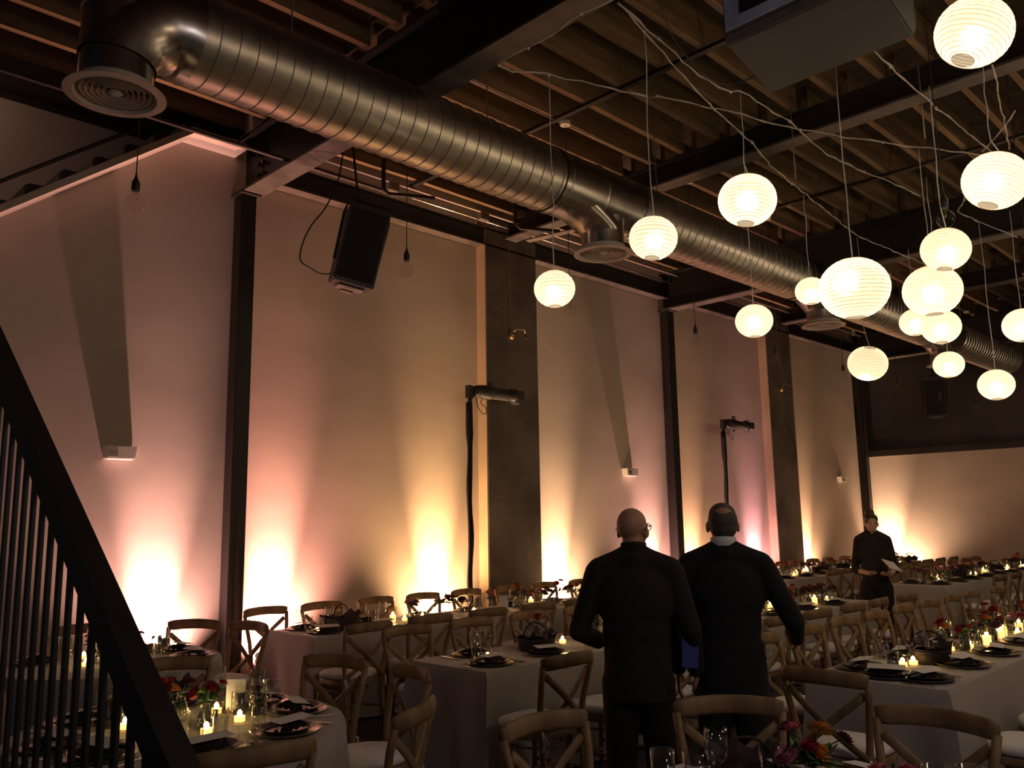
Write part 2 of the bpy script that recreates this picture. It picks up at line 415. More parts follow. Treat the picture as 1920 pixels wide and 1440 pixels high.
# ================================================================== DUCT
DY, DZ, DR = 5.3, 4.97, .31
duct = thing('spiral_duct', 'long galvanised spiral air duct running the length of the hall', 'duct', (0, DY, DZ))
MX = Matrix.Rotation(PI/2, 4, 'Y')
def duct_run(x0, x1):
    b = NB(); prof = []; x = x0
    while x < x1:
        prof += [(DR, x), (DR, x+.118), (DR+.0075, x+.122), (DR+.0075, x+.130), (DR, x+.134)]; x += .135
    lathe(b, [(r, z) for r, z in prof], 40, MX)
    obj('spiral_pipe', b, galv, duct, True, angle=40)
def duct_fit(x0, x1):
    b = NB(); lathe(b, [(DR+.012, x0), (DR+.012, x0+.03), (DR+.002, x0+.035), (DR+.002, (x0+x1)/2-.02), (DR+.012, (x0+x1)/2), (DR+.002, (x0+x1)/2+.02), (DR+.002, x1-.035), (DR+.012, x1-.03), (DR+.012, x1)], 40, MX)
    obj('fitting_collar', b, galv_smooth, duct, True, angle=14)
DX = [1.78, 6.61, 11.54, 16.35]
duct_run(2.20, 5.75); duct_fit(5.75, 7.0); duct_run(7.0, 10.7); duct_fit(10.7, 11.95); duct_run(11.95, 15.5); duct_fit(15.5, 16.75); duct_run(16.75, 20.1)
# end elbow turning down
b = NB()
path = [(2.22, 0, 0), (2.12, 0, 0), (2.02, 0, -.02), (1.92, 0, -.08), (1.84, 0, -.17), (1.79, 0, -.28), (1.78, 0, -.36)]
tube(b, path, [DR+.01, DR, .29, .275, .26, .245, .235], 32, caps=False)
obj('elbow', b, galv_smooth, duct, True, angle=25)
b = NB(); lathe(b, [(.0, .32), (.222, .32), (.232, .31), (.232, .30), (.222, .295), (.222, 0), (.232, -.01), (.232, -.03), (.222, -.035), (.222, -.50)], 36, Matrix.Translation((1.78, 0, 0)))
obj('drop_pipe', b, galv_smooth, duct, True, angle=30)
for x in DX[1:]:
    b = NB(); lathe(b, [(.25, -.12), (.225, -.26), (.222, -.27), (.222, -.53)], 36, Matrix.Translation((x, 0, 0))); obj('drop_pipe', b, galv_smooth, duct, True, angle=30)
    b = NB(); rg = []
    for q in range(9):
        f = q/8; cx = x-.36*(1-f)**1.15; rx = .222+.26*(1-f)**1.15; ry = .222+.02*(1-f); z = -.17-.20*f
        rg.append([b.verts.new((cx+rx*math.cos(2*PI*k/32), ry*math.sin(2*PI*k/32), z)) for k in range(32)])
    for A, B in zip(rg, rg[1:]):
        for k in range(32): b.faces.new((A[k], A[(k+1) % 32], B[(k+1) % 32], B[k]))
    obj('branch_boot', b, galv_smooth, duct, True)
for x in (3.0, 5.0, 7.6, 9.5, 12.6, 14.5, 17.5): b = NB(); tube(b, [(x, .0, DR-.01), (x, .0, ZC-DZ+.01)], .006, 5); obj('hanger_rod', b, pipe_m, duct)
# round diffusers
def make_diffuser():
    t = thing('ceiling_diffuser', '', 'air vent')
    b = NB(); lathe(b, [(.225, .05), (.235, .01), (.30, -.015), (.302, -.022), (.245, -.028), (.235, -.01), (.235, .03)], 40); obj('outer_ring', b, vent_m, t, True, angle=40)
    for i, r in enumerate((.205, .172, .139, .106, .073)):
        b = NB(); lathe(b, [(r-.010, .032), (r, -.006), (r+.004, -.010), (r-.004, .032)], 32); obj('cone_ring', b, vent_m, t, True)
    b = NB(); lathe(b, [(0, -.02), (.03, -.016), (.045, -.004), (.03, .02), (0, .03)], 20); obj('centre_cap', b, vent_m, t, True)
    b = NB(); bx(b, -.22, .22, -.004, .004, .028, .034); bx(b, -.004, .004, -.22, .22, .028, .034); lathe(b, [(0, .04), (.222, .04)], 24); lathe(b, [(0, .12), (.22, .12), (.22, .05)], 24); obj('bars_dark_back', b, black_p, t)  # cross bars, with black discs put in as the shade inside the vent
    return t
dp = Proto(make_diffuser())
for x, lb in zip(DX, ('large round cream air diffuser at the near end of the duct', 'round cream air diffuser hanging under the duct at its first branch', 'round cream air diffuser under the duct behind the paper lanterns', 'smallest round air diffuser near the far end of the duct')):
    dp.put((x, DY, 4.42), 0, lb, 'round duct diffusers')

# pipes and conduit near the wall
def pipe(name, pts, r, m, label, cat='pipe', n=8, group=None):
    b = NB(); tube(b, smooth(pts) if cat == 'cable' else pts, r, n); return tag(obj(name, b, m, None, True), label, cat, group)
pipe('sprinkler_pipe', [(-1, 7.55, 5.45), (5.45, 7.55, 5.45), (5.6, 7.5, 5.40)], .022, steel_worn, 'thin dark pipe crossing in front of the stair and the speaker')
pipe('conduit', [(4.5, 8.22, 5.93), (19.8, 8.22, 5.93)], .018, pipe_m, 'grey conduit running along the wall beam, upper one')
pipe('conduit', [(4.6, 8.32, 5.86), (9.6, 8.32, 5.86), (9.75, 8.36, 5.83), (19.8, 8.36, 5.83)], .014, silver, 'shiny thin conduit running along the wall beam, lower one')
for x in (6.05, 7.6, 10.2):
    b = NB(); bx(b, x, x+.16, 8.20, 8.30, 5.82, 5.94); tag(obj('junction_box', b, pipe_m, None, bevel=.008), {6.05: 'grey junction box on the conduit behind the speaker bulb', 7.6: 'grey junction box on the conduit before the concrete pillar', 10.2: 'grey junction box on the conduit past the concrete pillar'}[x], 'junction box', 'conduit junction boxes')
for i, (x, y) in enumerate(((5.45, 7.5), (7.35, 7.3))):
    pipe('hanging_bracket', [(x, y, 6.3), (x, y, 5.45), (x+.04, y-.05, 5.38), (x+.5, y-.3, 5.38)], .025, steel, 'black bent pipe bracket hanging under the joists, ' + ('beside the speaker' if i == 0 else 'before the concrete pillar'))
b = NB(); box(b, (7.3, 6.6, 5.1), (.10, .75, .012), Matrix.Rotation(.2, 3, 'Z')); tag(obj('metal_strap', b, pipe_m), 'pale flat metal plate under the duct near its first branch', 'plate')
for i, (x, y) in enumerate(((8.1, 3.9), (8.1, 2.6), (5.9, 2.8))):
    pipe('threaded_rod', [(x, y, 6.2), (x, y, 5.2)], .007, pipe_m, 'thin hanging rod among the joists, %s from the wall' % ORD[i])
pipe('joist_conduit', [(4.6, 5.75, 5.97), (6.50, 5.75, 5.97)], .009, pipe_m, 'thin pale conduit between the first beam and the round ceiling box')
pipe('joist_conduit', [(6.66, 5.75, 5.97), (8.2, 5.7, 5.97)], .009, pipe_m, 'thin pale conduit between the round ceiling box and the second beam')

# ================================================================== PENDANT BULBS
def make_bulb():
    t = thing('pendant_bulb', '', 'light bulb')
    b = NB(); prof = [(0, -.065)]
    for i in range(1, 12):
        a = -PI/2+PI*i/13.0; prof.append((.065*math.cos(a), .065*math.sin(a)))
    prof += [(.020, .068), (.016, .095)]
    lathe(b, prof, 24); obj('glass_globe', b, bulb_m, t, True)
    b = NB(); lathe(b, [(0, .085), (.024, .085), (.027, .10), (.027, .15), (.018, .165), (.010, .185), (.006, .21), (0, .21)], 14); obj('socket', b, black_p, t, True, angle=40)
    b = NB(); tube(b, [(0, 0, .2), (.004, 0, .9), (0, 0, 2.08)], .004, 6); obj('cord', b, cord_k, t)
    b = NB(); tube(b, [(-.012, 0, .09), (-.02, 0, .01), (-.008, 0, .03), (0, 0, .005), (.008, 0, .03), (.02, 0, .01), (.012, 0, .09)], .0012, 4); obj('filament', b, brass, t)
    b = NB(); lathe(b, [(0, 2.06), (.055, 2.06), (.06, 2.075), (.06, 2.10), (0, 2.10)], 18); obj('ceiling_rose', b, sconce_m, t, True, angle=30)
    return t
pb = Proto(make_bulb())
XB = [2.10, 4.14, 6.59, 8.94, 10.95, 13.1, 15.25, 17.3, 19.4]
BL = ['clear globe bulb hanging before the left pink wall, nearest one', 'clear globe bulb hanging beside the black speaker', 'clear globe bulb hanging behind the leftmost paper lantern', 'clear globe bulb hanging before the second black column',
      'clear globe bulb hanging before the farther concrete pillar', 'clear globe bulb hanging just left of a tilted lantern', 'clear globe bulb hanging before the dark upper far wall', 'clear globe bulb hanging before the small far speaker', 'farthest clear globe bulb, past the small far speaker']
for x, l in zip(XB, BL): pb.put((x, 5.75, 3.90) if x != 4.14 else (4.51, 5.85, 3.93), random.random(), l, 'unlit globe bulbs over the hall')
for x, l in zip((6.5, 8.63, 10.8), ('clear globe bulb just above a lit paper lantern on the right', 'clear globe bulb of the right row under a white ceiling box', 'clear globe bulb far along the right row')):
    pb.put((x, 2.0, 3.85), random.random(), l, 'unlit globe bulbs over the hall')

# ================================================================== LANTERNS
def lantern(P, D, label, ztop=5.25, tilt=(0, 0), boff=(0, 0, .02), power=8, cable=cord_w, squash=.90):
    t = thing('paper_lantern', label, 'lantern', P, 0, 'lit paper lanterns')
    R = D/2; b = NB(); prof = []; n = 64
    for i in range(n+1):
        a = -PI/2+.30+(PI-.60)*i/n
        rr = R*(1+.010*(abs(math.sin(a*14+.3))**.5-1))
        prof.append((rr*math.cos(a), rr*squash*math.sin(a)))
    lathe(b, prof, 36)
    M = Matrix.Rotation(tilt[0], 4, 'X') @ Matrix.Rotation(tilt[1], 4, 'Y')
    for v in b.verts: v.co = M @ v.co
    sh = obj('paper_shade', b, paper_m, t, True)
    r0, z0 = prof[0]; r1, z1 = prof[-1]
    for r, z in ((r0, z0), (r1, z1)): b = NB(); tube(b, [M @ V((r*math.cos(2*PI*k/20), r*math.sin(2*PI*k/20), z)) for k in range(20)], .0022, 5, closed=True); obj('rim_wire', b, seam_m, sh)
    b = NB(); turns = int(D/.026); m = turns*20; hp = []
    for k in range(m+1):
        a = prof_a = -PI/2+.32+(PI-.64)*k/m; rr = R*1.004; hp.append(M @ V((rr*math.cos(a)*math.cos(2*PI*k/20), rr*math.cos(a)*math.sin(2*PI*k/20), rr*squash*math.sin(a))))
    tube(b, hp, .0016, 4, caps=False); obj('rib_wire', b, seam_m, sh)
    b = NB(); bp = V(boff)*R/.2
    ball(b, bp, .022, 10); obj('bulb', b, bulb_m, t, True)
    b = NB(); zt = ztop-P[2]; top = M @ V((0, 0, z1))
    pts = [bp+V((0, 0, .02)), top*1.0]
    for k in range(1, 7): pts.append(V((random.uniform(-.01, .01), random.uniform(-.01, .01), top.z+(zt-top.z)*k/6)))
    pts[-1] = V((0, 0, zt)); tube(b, pts, .0045, 6); obj('cord', b, cable, t, True)
    d = bpy.data.lights.new('lantern_bulb', 'POINT'); d.energy = power; d.color = (1, .88, .68); d.shadow_soft_size = .03
    l = bpy.data.objects.new('lantern_bulb', d); C.objects.link(l); l.parent = t; l.location = bp - V((0, 0, .03)); 
    return t
LAN = [  # position, diameter, label, tilt, bulb offset, power
    ((4.75, 4.30, 3.48), .32, 'leftmost lit paper lantern, hanging before the concrete pillar', (0, 0), (0, 0, 0)),
    ((4.78, 3.38, 3.66), .34, 'lit paper lantern before the duct, second from the left', (.05, .1), (.02, 0, .02)),
    ((6.09, 3.36, 4.28), .47, 'lit paper lantern with ribbed cream paper above the duct line', (.08, .12), (0, 0, .02)),
    ((7.00, 3.87, 3.50), .34, 'lit paper lantern low before the farther concrete pillar', (0, 0), (0, 0, .02)),
    ((8.68, 4.10, 4.14), .33, 'lit paper lantern half hidden behind the largest central lantern', (0, 0), (0, 0, 0)),
    ((6.30, 2.63, 3.42), .52, 'largest wide paper lantern in the centre of the cluster', (.05, -.06), (-.02, .03, .06)),
    ((7.20, 2.24, 3.83), .38, 'lit paper lantern directly under a clear globe bulb', (.1, .1), (.02, 0, 0)),
    ((8.38, 2.76, 3.81), .53, 'wide dimmer paper lantern with darker creases, above two small ones', (0, 0), (0, 0, 0)),
    ((9.20, 2.98, 3.62), .385, 'small bright paper lantern overlapping a dimmer one', (0, .1), (0, 0, 0)),
    ((11.6, 4.07, 4.24), .40, 'small dim paper lantern half hidden behind a brighter one', (0, 0), (0, 0, 0)),
    ((10.59, 4.33, 3.60), .48, 'tilted paper lantern bright at its lower edge near the corner', (.35, -.30), (.02, .04, -.11)),
    ((12.1, 3.87, 3.70), .39, 'small flattened lit paper lantern before the far end of the duct', (0, 0), (0, 0, 0)),
    ((11.1, 3.05, 3.22), .40, 'lowest lit paper lantern at the right, before the far wall', (0, .1), (0, 0, 0)),
    ((11.0, 2.68, 3.86), .43, 'lit paper lantern cut by the right picture edge', (0, 0), (-.03, 0, 0)),
    ((5.45, 1.41, 4.63), .45, 'big lit paper lantern at the top right corner, tilted', (.35, .25), (0, 0, 0)),
    ((7.09, 1.80, 4.25), .48, 'big tilted paper lantern below the one in the top right corner', (.30, .2), (-.05, 0, .01)),
]
for P, D, lb, tl, bo in LAN: lantern(P, D, lb, 5.25, tl, bo, 2.1*(D/.35)**2)

# wires between the beams that carry the lanterns
def ray(px, py, z):
    """point of the horizontal wire plane at height z seen along a direction (used once, to lay the wires out in the room)"""
    d = fw + r2*(px-960)/1600.6 - u2*(py-720)/1600.6
    k = (z-1.7)/d.z; return V((0, 0, 1.7)) + d*k
WIRES = [
    ('twisted twine from the first beam past the leftmost lanterns', [(1160, 5), (1207, 58), (1270, 130), (1340, 205), (1380, 240), (1410, 268), (1445, 310), (1485, 345), (1512, 365), (1585, 425), (1606, 442), (1745, 500)]),
    ('twisted twine from the first beam to the middle of the cluster', [(1160, 5), (1235, 72), (1310, 140), (1370, 172), (1388, 170), (1480, 228), (1550, 290), (1620, 322), (1680, 345), (1726, 368)]),
    ('twine crossing the ceiling from a knot above the duct to the right', [(1215, 185), (1232, 180), (1390, 215), (1500, 243), (1605, 260), (1655, 267), (1720, 275), (1850, 292)]),
    ('twine running down from under the dark ceiling unit', [(1640, 95), (1670, 125), (1745, 192), (1755, 202), (1860, 285)]),
    ('looped twine hanging from the side of the first beam', [(1145, 0), (1090, 25), (1040, 60), (990, 90), (937, 115), (936, 122), (960, 132), (1029, 141), (1120, 158), (1215, 182)]),
    ('twine with small ties at the right of the cluster', [(1795, 396), (1830, 413), (1870, 430), (1908, 445)]),
    ('twine from the top right lantern to the right cluster', [(1862, 120), (1885, 240), (1893, 280)]),
    ('knotted twine loop above the right lantern', [(1843, 285), (1885, 235), (1903, 208)]),
    ('thin twine hanging beside the clear bulb', [(1812, 360), (1808, 375), (1795, 396)]),
]
for lb, pts in WIRES:
    b = NB(); P = [ray(x, y, 5.22) for x, y in pts]; Q = []
    for A, B_ in zip(P, P[1:]):
        m = max(2, int((B_-A).length/.12))
        for k in range(m): Q.append(A.lerp(B_, k/m)+V([random.uniform(-.008, .008) for _ in range(3)]))
    Q.append(P[-1])
    tube(b, Q, .0055, 5); tube(b, [q+V((.008*math.sin(i*1.7), .008*math.cos(i*1.7), .006*math.sin(i))) for i, q in enumerate(Q)], .004, 5)
    o = tag(obj('twine', b, wire_m, None, True), lb, 'string', 'twines carrying the lanterns')
    for q in P[1:-1:2]:
        b = NB(); ball(b, q, .018, 8, (1, .7, .8)); obj('knot', b, wire_m, o, True)
pipe('black_cable', [ray(1235, 0, 5.3), ray(1262, 70, 5.2), ray(1310, 130, 5.1), ray(1350, 155, 5.1), ray(1400, 150, 5.1), ray(1425, 130, 5.2)], .006, cord_k, 'black cable sagging to the dark ceiling unit', 'cable')

# ================================================================== CEILING UNIT (top right)
u = thing('ceiling_unit', 'large dark box unit hung from the joists with a blue-lit front panel', 'equipment', (0, 0, 0))
X0, ZB = 4.75, 4.83
y0, y1 = 1.72, 2.72
b = NB(); prism(b, [(X0, 4.90), (X0+.04, 4.84), (X0+.60, 4.70), (X0+.66, 4.78), (X0+.66, 5.5), (X0+.02, 5.5)], y0, y1); obj('housing', b, unit_grey, u, bevel=.012)
b = NB(); bx(b, X0-.012, X0+.01, y0+.02, y1-.02, 4.915, 5.5); obj('front_panel', b, unit_blue_lit, u, bevel=.004)
b = NB(); bx(b, X0-.02, X0-.008, y0+.28, y1-.14, 4.99, 5.42); obj('recess_panel', b, black_p, u)
b = NB(); bx(b, X0-.026, X0-.02, y0+.34, y1-.30, 5.03, 5.36); obj('circuit_plate', b, unit_blue_lit, u)
for k in range(5):
    b = NB(); yy = y1-.30-.06*k; tube(b, [(X0-.02, yy, 5.36), (X0-.06, yy-.03, 5.22), (X0-.05, yy-.09, 5.12), (X0-.02, yy-.12, 5.20)], .007, 6); obj('wire', b, cord_w if k % 2 else cord_k, u, True)
for yy in (y0+.1, y1-.1):
    for xx in (X0+.1, X0+.58): b = NB(); tube(b, [(xx, yy, 5.48), (xx, yy, 6.05)], .008, 6); obj('hanger_rod', b, pipe_m, u)

# ================================================================== SPEAKERS
def speaker(name, loc, rot, sc, label):
    t = thing(name, label, 'speaker', loc); t.rotation_euler = rot; t.scale = (sc,)*3
    b = NB(); prism(b, [(-.19, -.17), (-.10, -.24), (.10, -.24), (.19, -.17), (.19, .17), (-.19, .17)], -.36, .36, 'z'); obj('cabinet', b, black_p, t, bevel=.012)
    b = NB(); bx(b, -.17, .17, .17, .182, -.33, .33); obj('grille', b, black_cloth, t)
    b = NB()
    bx(b, -.12, .12, -.15, .08, -.385, -.36); bx(b, -.05, .06, -.20, -.10, -.40, -.36); obj('underside_panel', b, steel_worn, t)
    b = NB(); tube(b, [(-.205, 0, -.15), (-.215, 0, .30), (-.19, 0, .44), (.19, 0, .44), (.215, 0, .30), (.205, 0, -.15)], .013, 6); obj('yoke', b, steel, t)
    b = NB(); lathe(b, [(0, -.39), (.045, -.39), (.05, -.362), (0, -.362)], 14); obj('pole_socket', b, steel_worn, t)
    return t
sp = speaker('hanging_speaker', (4.93, 7.2, 4.55), (math.radians(-8), math.radians(-11), math.radians(158)), 1.12, 'large black loudspeaker hanging from the beam before the pink wall')
pipe('speaker_chain', [(4.93, 7.2, 5.0), (4.88, 7.2, 5.3), (4.80, 7.2, 5.95)], .012, steel, 'black chain holding up the large loudspeaker', 'chain')
pipe('speaker_cable', [(4.78, 7.25, 5.9), (4.7, 7.25, 5.3), (4.58, 7.3, 4.95), (4.42, 7.3, 4.72), (4.32, 7.3, 4.5), (4.30, 7.3, 4.32), (4.40, 7.25, 4.24), (4.50, 7.22, 4.20), (4.66, 7.2, 4.24)], .008, cord_k, 'black cable looping down the side of the large loudspeaker', 'cable')
speaker('hanging_speaker', (19.6, 6.62, 4.25), (math.radians(-5), 0, math.radians(110)), 1.12, 'small distant black loudspeaker before the dark upper far wall')
pipe('speaker_bar', [(19.6, 6.62, 4.7), (19.6, 6.62, 6.0)], .015, steel, 'thin bar holding the distant loudspeaker', 'bar')

# ================================================================== STAGE LIGHTS ON STANDS
def stage_light(loc, label):
    t = thing('stage_light', label, 'stage light', loc)
    b = NB(); bx(b, -.14, .14, -.14, .14, 0, .02); obj('base_plate', b, steel, t, bevel=.004)
    b = NB(); pts = []; rr = []
    for k in range(24): pts.append((math.sin(k*.7)*.008, math.cos(k*.9)*.008, .02+3.22*k/23)); rr.append(.036+.003*math.sin(k*1.3)+(.010 if k > 19 else 0))
    tube(b, pts, rr, 10); obj('wrapped_pole', b, black_cloth, t, True)
    b = NB(); tube(b, [(0, 0, 3.20), (.02, 0, 3.30), (.10, 0, 3.36), (.22, 0, 3.36)], .03, 8); box(b, (.0, 0, 3.38), (.07, .07, .16)); obj('clamp', b, black_p, t)
    L = Matrix.Translation((0, 0, 3.40)) @ Matrix.Rotation(PI/2, 4, 'Y')
    b = NB(); lathe(b, [(0, .06), (.05, .065), (.07, .10), (.085, .18), (.095, .30), (.10, .36), (.085, .40), (.085, .42)], 20, L); obj('lamp_housing', b, black_p, t, True, angle=40)
    b = NB(); lathe(b, [(.085, .42), (.075, .44), (.075, .70), (.06, .72), (.085, .74), (.095, .80), (.095, .82)], 20, L); obj('lens_tube', b, black_p, t, True, angle=40)
    b = NB()
    for s in (-1, 1):
        bar(b, (.80, s*.095, 3.40), (.90, s*.115, 3.40), .002, .12); bar(b, (.80, 0, 3.40+s*.095), (.88, 0, 3.40+s*.115), .12, .002, side=(0, 1, 0))
    obj('shutter_frame', b, black_p, t)
    b = NB(); tube(b, [(.36, 0, 3.30), (.36, 0, 3.27)], .02, 8); tube(b, [(.36, 0, 3.50), (.36, 0, 3.55)], .018, 8); tube(b, [(.42, 0, 3.50), (.43, 0, 3.56)], .008, 6); obj('handle', b, black_p, t)
    b = NB(); bar(b, (.12, 0, 3.325), (.70, 0, 3.325), .02, .012); obj('bright_rail', b, silver, t)
    b = NB(); tube(b, smooth([(.12, 0, 3.33), (.13, -.02, 3.20), (.20, -.03, 3.11), (.28, -.02, 3.12), (.29, 0, 3.20), (.22, .02, 3.25), (.25, 0, 3.33)]), .006, 6); obj('cable', b, cord_k, t, True)
    return t
stage_light((7.28, 8.12, 0), 'nearer black stage light on a cloth-wrapped stand before the concrete pillar')
stage_light((13.35, 8.12, 0), 'farther black stage light on a stand behind the men')

# ================================================================== WALL SCONCES, PILLAR LAMPS, UPLIGHTS
def sconce(x, z, label):
    t = thing('wall_sconce', label, 'sconce', (x, YW, z))
    b = NB(); prism(b, [(-.13, -.06), (.13, -.06), (.15, .06), (-.15, .06)], -.004, -.12, 'y')
    obj('housing', b, sconce_m, t, bevel=.004)
    b = NB(); bx(b, -.12, .12, -.10, -.02, -.066, -.060); obj('lower_lens', b, card_m, t)
    b = NB()
    for k in range(8): bx(b, -.125+k*.012, -.119+k*.012, -.124, -.118, -.04, .02)
    obj('grille', b, pipe_m, t)
    return t
sconce(3.11, 2.43, 'small white box sconce on the left pink wall, casting a shadow above')
sconce(11.15, 2.48, 'small white box sconce on the wall above the bald man')
sconce(18.95, 2.55, 'small grey box on the wall beyond the farther pillar')
for i, (x, lb) in enumerate(((8.33, 'small bare bulb on a brass arm fixed to the nearer concrete pillar'), (16.1, 'small bare bulb on a brass arm fixed to the farther concrete pillar'))):
    t = thing('pillar_lamp', lb, 'wall lamp', (x, 8.42, 4.32), 0, 'pillar lamps')
    b = NB(); tube(b, [(0, -.02, .05), (-.02, -.02, 1.65)], .009, 6); obj('conduit', b, steel_worn, t)
    b = NB(); lathe(b, [(0, -.06), (.035, -.05), (.04, 0), (.035, .05), (0, .06)], 12, Matrix.Translation((0, -.04, 0))); obj('switch_box', b, brass, t, True)
    b = NB(); tube(b, [(.02, -.05, .05), (.06, -.08, .09), (.18, -.12, .09), (.20, -.12, .02)], .006, 6); obj('arm', b, brass, t, True)
    b = NB(); lathe(b, [(0, .02), (.02, .02), (.02, -.03), (0, -.04)], 10, Matrix.Translation((.20, -.12, 0))); obj('socket', b, black_p, t)
    b = NB(); ball(b, (.20, -.12, -.09), .035, 12, (1, 1, 1.4)); obj('bulb', b, bulb_m, t, True)
def uplight(loc, label):
    t = thing('uplight', label, 'uplight', loc, 0, 'floor uplights along the walls')
    b = NB(); lathe(b, [(0, .02), (.085, .02), (.09, .05), (.09, .14), (.075, .155), (.07, .13), (0, .13)], 20); obj('can', b, black_p, t, True, angle=40)
    b = NB(); lathe(b, [(0, .0), (.10, .0), (.10, .02), (0, .02)], 16); obj('base', b, black_p, t)
    b = NB(); lathe(b, [(0, .134), (.068, .134)], 16); obj('lens', b, glow('uplight_lens_%d' % int(loc[0]*10), (1, .7, .45), 8), t)
pos = ['nearest round floor uplight washing the left pink wall', 'round floor uplight just past the first black column', 'round floor uplight left of the nearer stage stand', 'round floor uplight right of the nearer concrete pillar', 'round floor uplight behind the bald man', 'round floor uplight between the two men', 'round floor uplight left of the farther concrete pillar', 'round floor uplight right of the farther concrete pillar']
for (x, c, p), lb in zip(UPLIGHTS, pos): uplight((x, 8.41, 0), lb)
uplight((20.10, 8.15, 0), 'round floor uplight in the far corner behind the woman')

# ================================================================== TABLES
def cloth_rect(x0, x1, y0, y1, z=.755, r=.03, seed=0):
    b = NB(); rnd = random.Random(seed); per = []
    nx = int((x1-x0)/.07); ny = max(8, int((y1-y0)/.05))
    cx, cy = (x0+x1)/2, (y0+y1)/2
    for i in range(nx): per.append((x0+(x1-x0)*i/nx, y0, 0, -1))
    for i in range(ny): per.append((x1, y0+(y1-y0)*i/ny, 1, 0))
    for i in range(nx): per.append((x1-(x1-x0)*i/nx, y1, 0, 1))
    for i in range(ny): per.append((x0, y1-(y1-y0)*i/ny, -1, 0))
    n = len(per); ph = [rnd.uniform(0, 6.28) for _ in range(4)]
    lv = [(0, 0), (.004, -.012), (.012, -.03), (.018, -.12), (.022, -.26), (.024, -.42), (.026, -.58), (.03, -.735)]
    rings = []
    for j, (o, dz) in enumerate(lv):
        rg = []
        for i, (x, y, a, c) in enumerate(per):
            s = i*.07; amp = .030*min(1, max(0, (-dz-.03)/.5))
            wv = amp*(math.sin(s*7.3+ph[0])+.6*math.sin(s*13.1+ph[1])+.5*math.sin(s*3.7+ph[2]))
            dc = min(math.hypot(x-X, y-Y) for X in (x0, x1) for Y in (y0, y1))
            cf = math.exp(-(dc/.10)**2)*.05*min(1, -dz/.5)
            dcx, dcy = (1 if x > cx else -1), (1 if y > cy else -1)
            rg.append(b.verts.new((x+a*(o+wv)+dcx*cf, y+c*(o+wv)+dcy*cf, z+dz)))
        rings.append(rg)
    b.faces.new(rings[0])
    for A, B in zip(rings, rings[1:]):
        for i in range(n): b.faces.new((A[i], A[(i+1) % n], B[(i+1) % n], B[i]))
    return b
def cloth_round(cx, cy, R, z=.755, seed=0):
    b = NB(); rnd = random.Random(seed); n = 144; ph = [rnd.uniform(0, 6.28) for _ in range(3)]
    lv = [(0, 0), (.006, -.012), (.014, -.035), (.02, -.12), (.03, -.26), (.045, -.42), (.06, -.58), (.075, -.735)]; rings = []
    for o, dz in lv:
        rg = []
        for i in range(n):
            a = 2*PI*i/n; amp = .035*min(1, max(0, (-dz-.03)/.45))
            rr = R+o+amp*(math.sin(11*a+ph[0])+.6*math.sin(17*a+ph[1])+.4*math.sin(5*a+ph[2]))
            rg.append(b.verts.new((cx+rr*math.cos(a), cy+rr*math.sin(a), z+dz)))
        rings.append(rg)
    b.faces.new(rings[0])
    for A, B in zip(rings, rings[1:]):
        for i in range(n): b.faces.new((A[i], A[(i+1) % n], B[(i+1) % n], B[i]))
    return b
TABLES = {  # name: x0, x1, y0, y1
    'centre table': (3.88, 10.0, 4.19, 4.96),
    'wall table': (4.10, 10.2, 6.58, 7.36),
    'right table': (5.12, 11.3, 1.81, 2.62),
    'far centre table': (12.45, 18.5, 4.30, 5.08),
    'far wall table': (12.45, 18.6, 6.60, 7.38)}
ROUNDS = {'railing round table': (1.90, 4.20, .76), 'near round table': (2.60, 1.35, .75), 'pink-wall round table': (2.45, 6.62, .74)}
TDESC = {'centre table': 'long banquet table in the middle row with its grey cloth end to the viewer', 'wall table': 'long banquet table nearest the glowing wall', 'right table': 'long banquet table at the right with bright candle groups',
         'far centre table': 'long banquet table beyond the standing woman in the middle row', 'far wall table': 'long banquet table along the wall past the second black column',
         'railing round table': 'round banquet table beside the stair railing', 'near round table': 'round banquet table cut by the bottom picture edge', 'pink-wall round table': 'round banquet table before the pink left glow'}
for i, (nm, (x0, x1, y0, y1)) in enumerate(TABLES.items()):
    t = thing('banquet_table', TDESC[nm], 'table', ((x0+x1)/2, (y0+y1)/2, 0), 0, 'banquet tables')
    hx, hy = (x1-x0)/2, (y1-y0)/2
    b = NB(); bx(b, -hx, hx, -hy, hy, .72, .75); obj('tabletop', b, wood_c, t)
    for sx in (-1, 1):
        for sy in (-1, 1): b = NB(); bx(b, sx*(hx-.1)-.02, sx*(hx-.1)+.02, sy*(hy-.08)-.02, sy*(hy-.08)+.02, 0, .72); obj('leg', b, steel, t)
    tag(obj('tablecloth', cloth_rect(x0, x1, y0, y1, seed=i), cloth_m, None, True, angle=50), 'grey linen cloth falling to the floor over the ' + nm, 'tablecloth', 'grey tablecloths')
for i, (nm, (x, y, R)) in enumerate(ROUNDS.items()):
    t = thing('round_table', TDESC[nm], 'table', (x, y, 0), 0, 'round tables')
    b = NB(); lathe(b, [(0, .72), (R, .72), (R, .75), (0, .75)], 48); obj('tabletop', b, wood_c, t)
    for k in range(4): b = NB(); a = PI/4+k*PI/2; tube(b, [(R*.7*math.cos(a), R*.7*math.sin(a), 0), (R*.6*math.cos(a), R*.6*math.sin(a), .72)], .018, 6); obj('leg', b, steel, t)
    tag(obj('tablecloth', cloth_round(x, y, R, seed=9+i), cloth_m, None, True, angle=60), 'grey linen cloth falling in folds over the ' + nm, 'tablecloth', 'grey tablecloths')

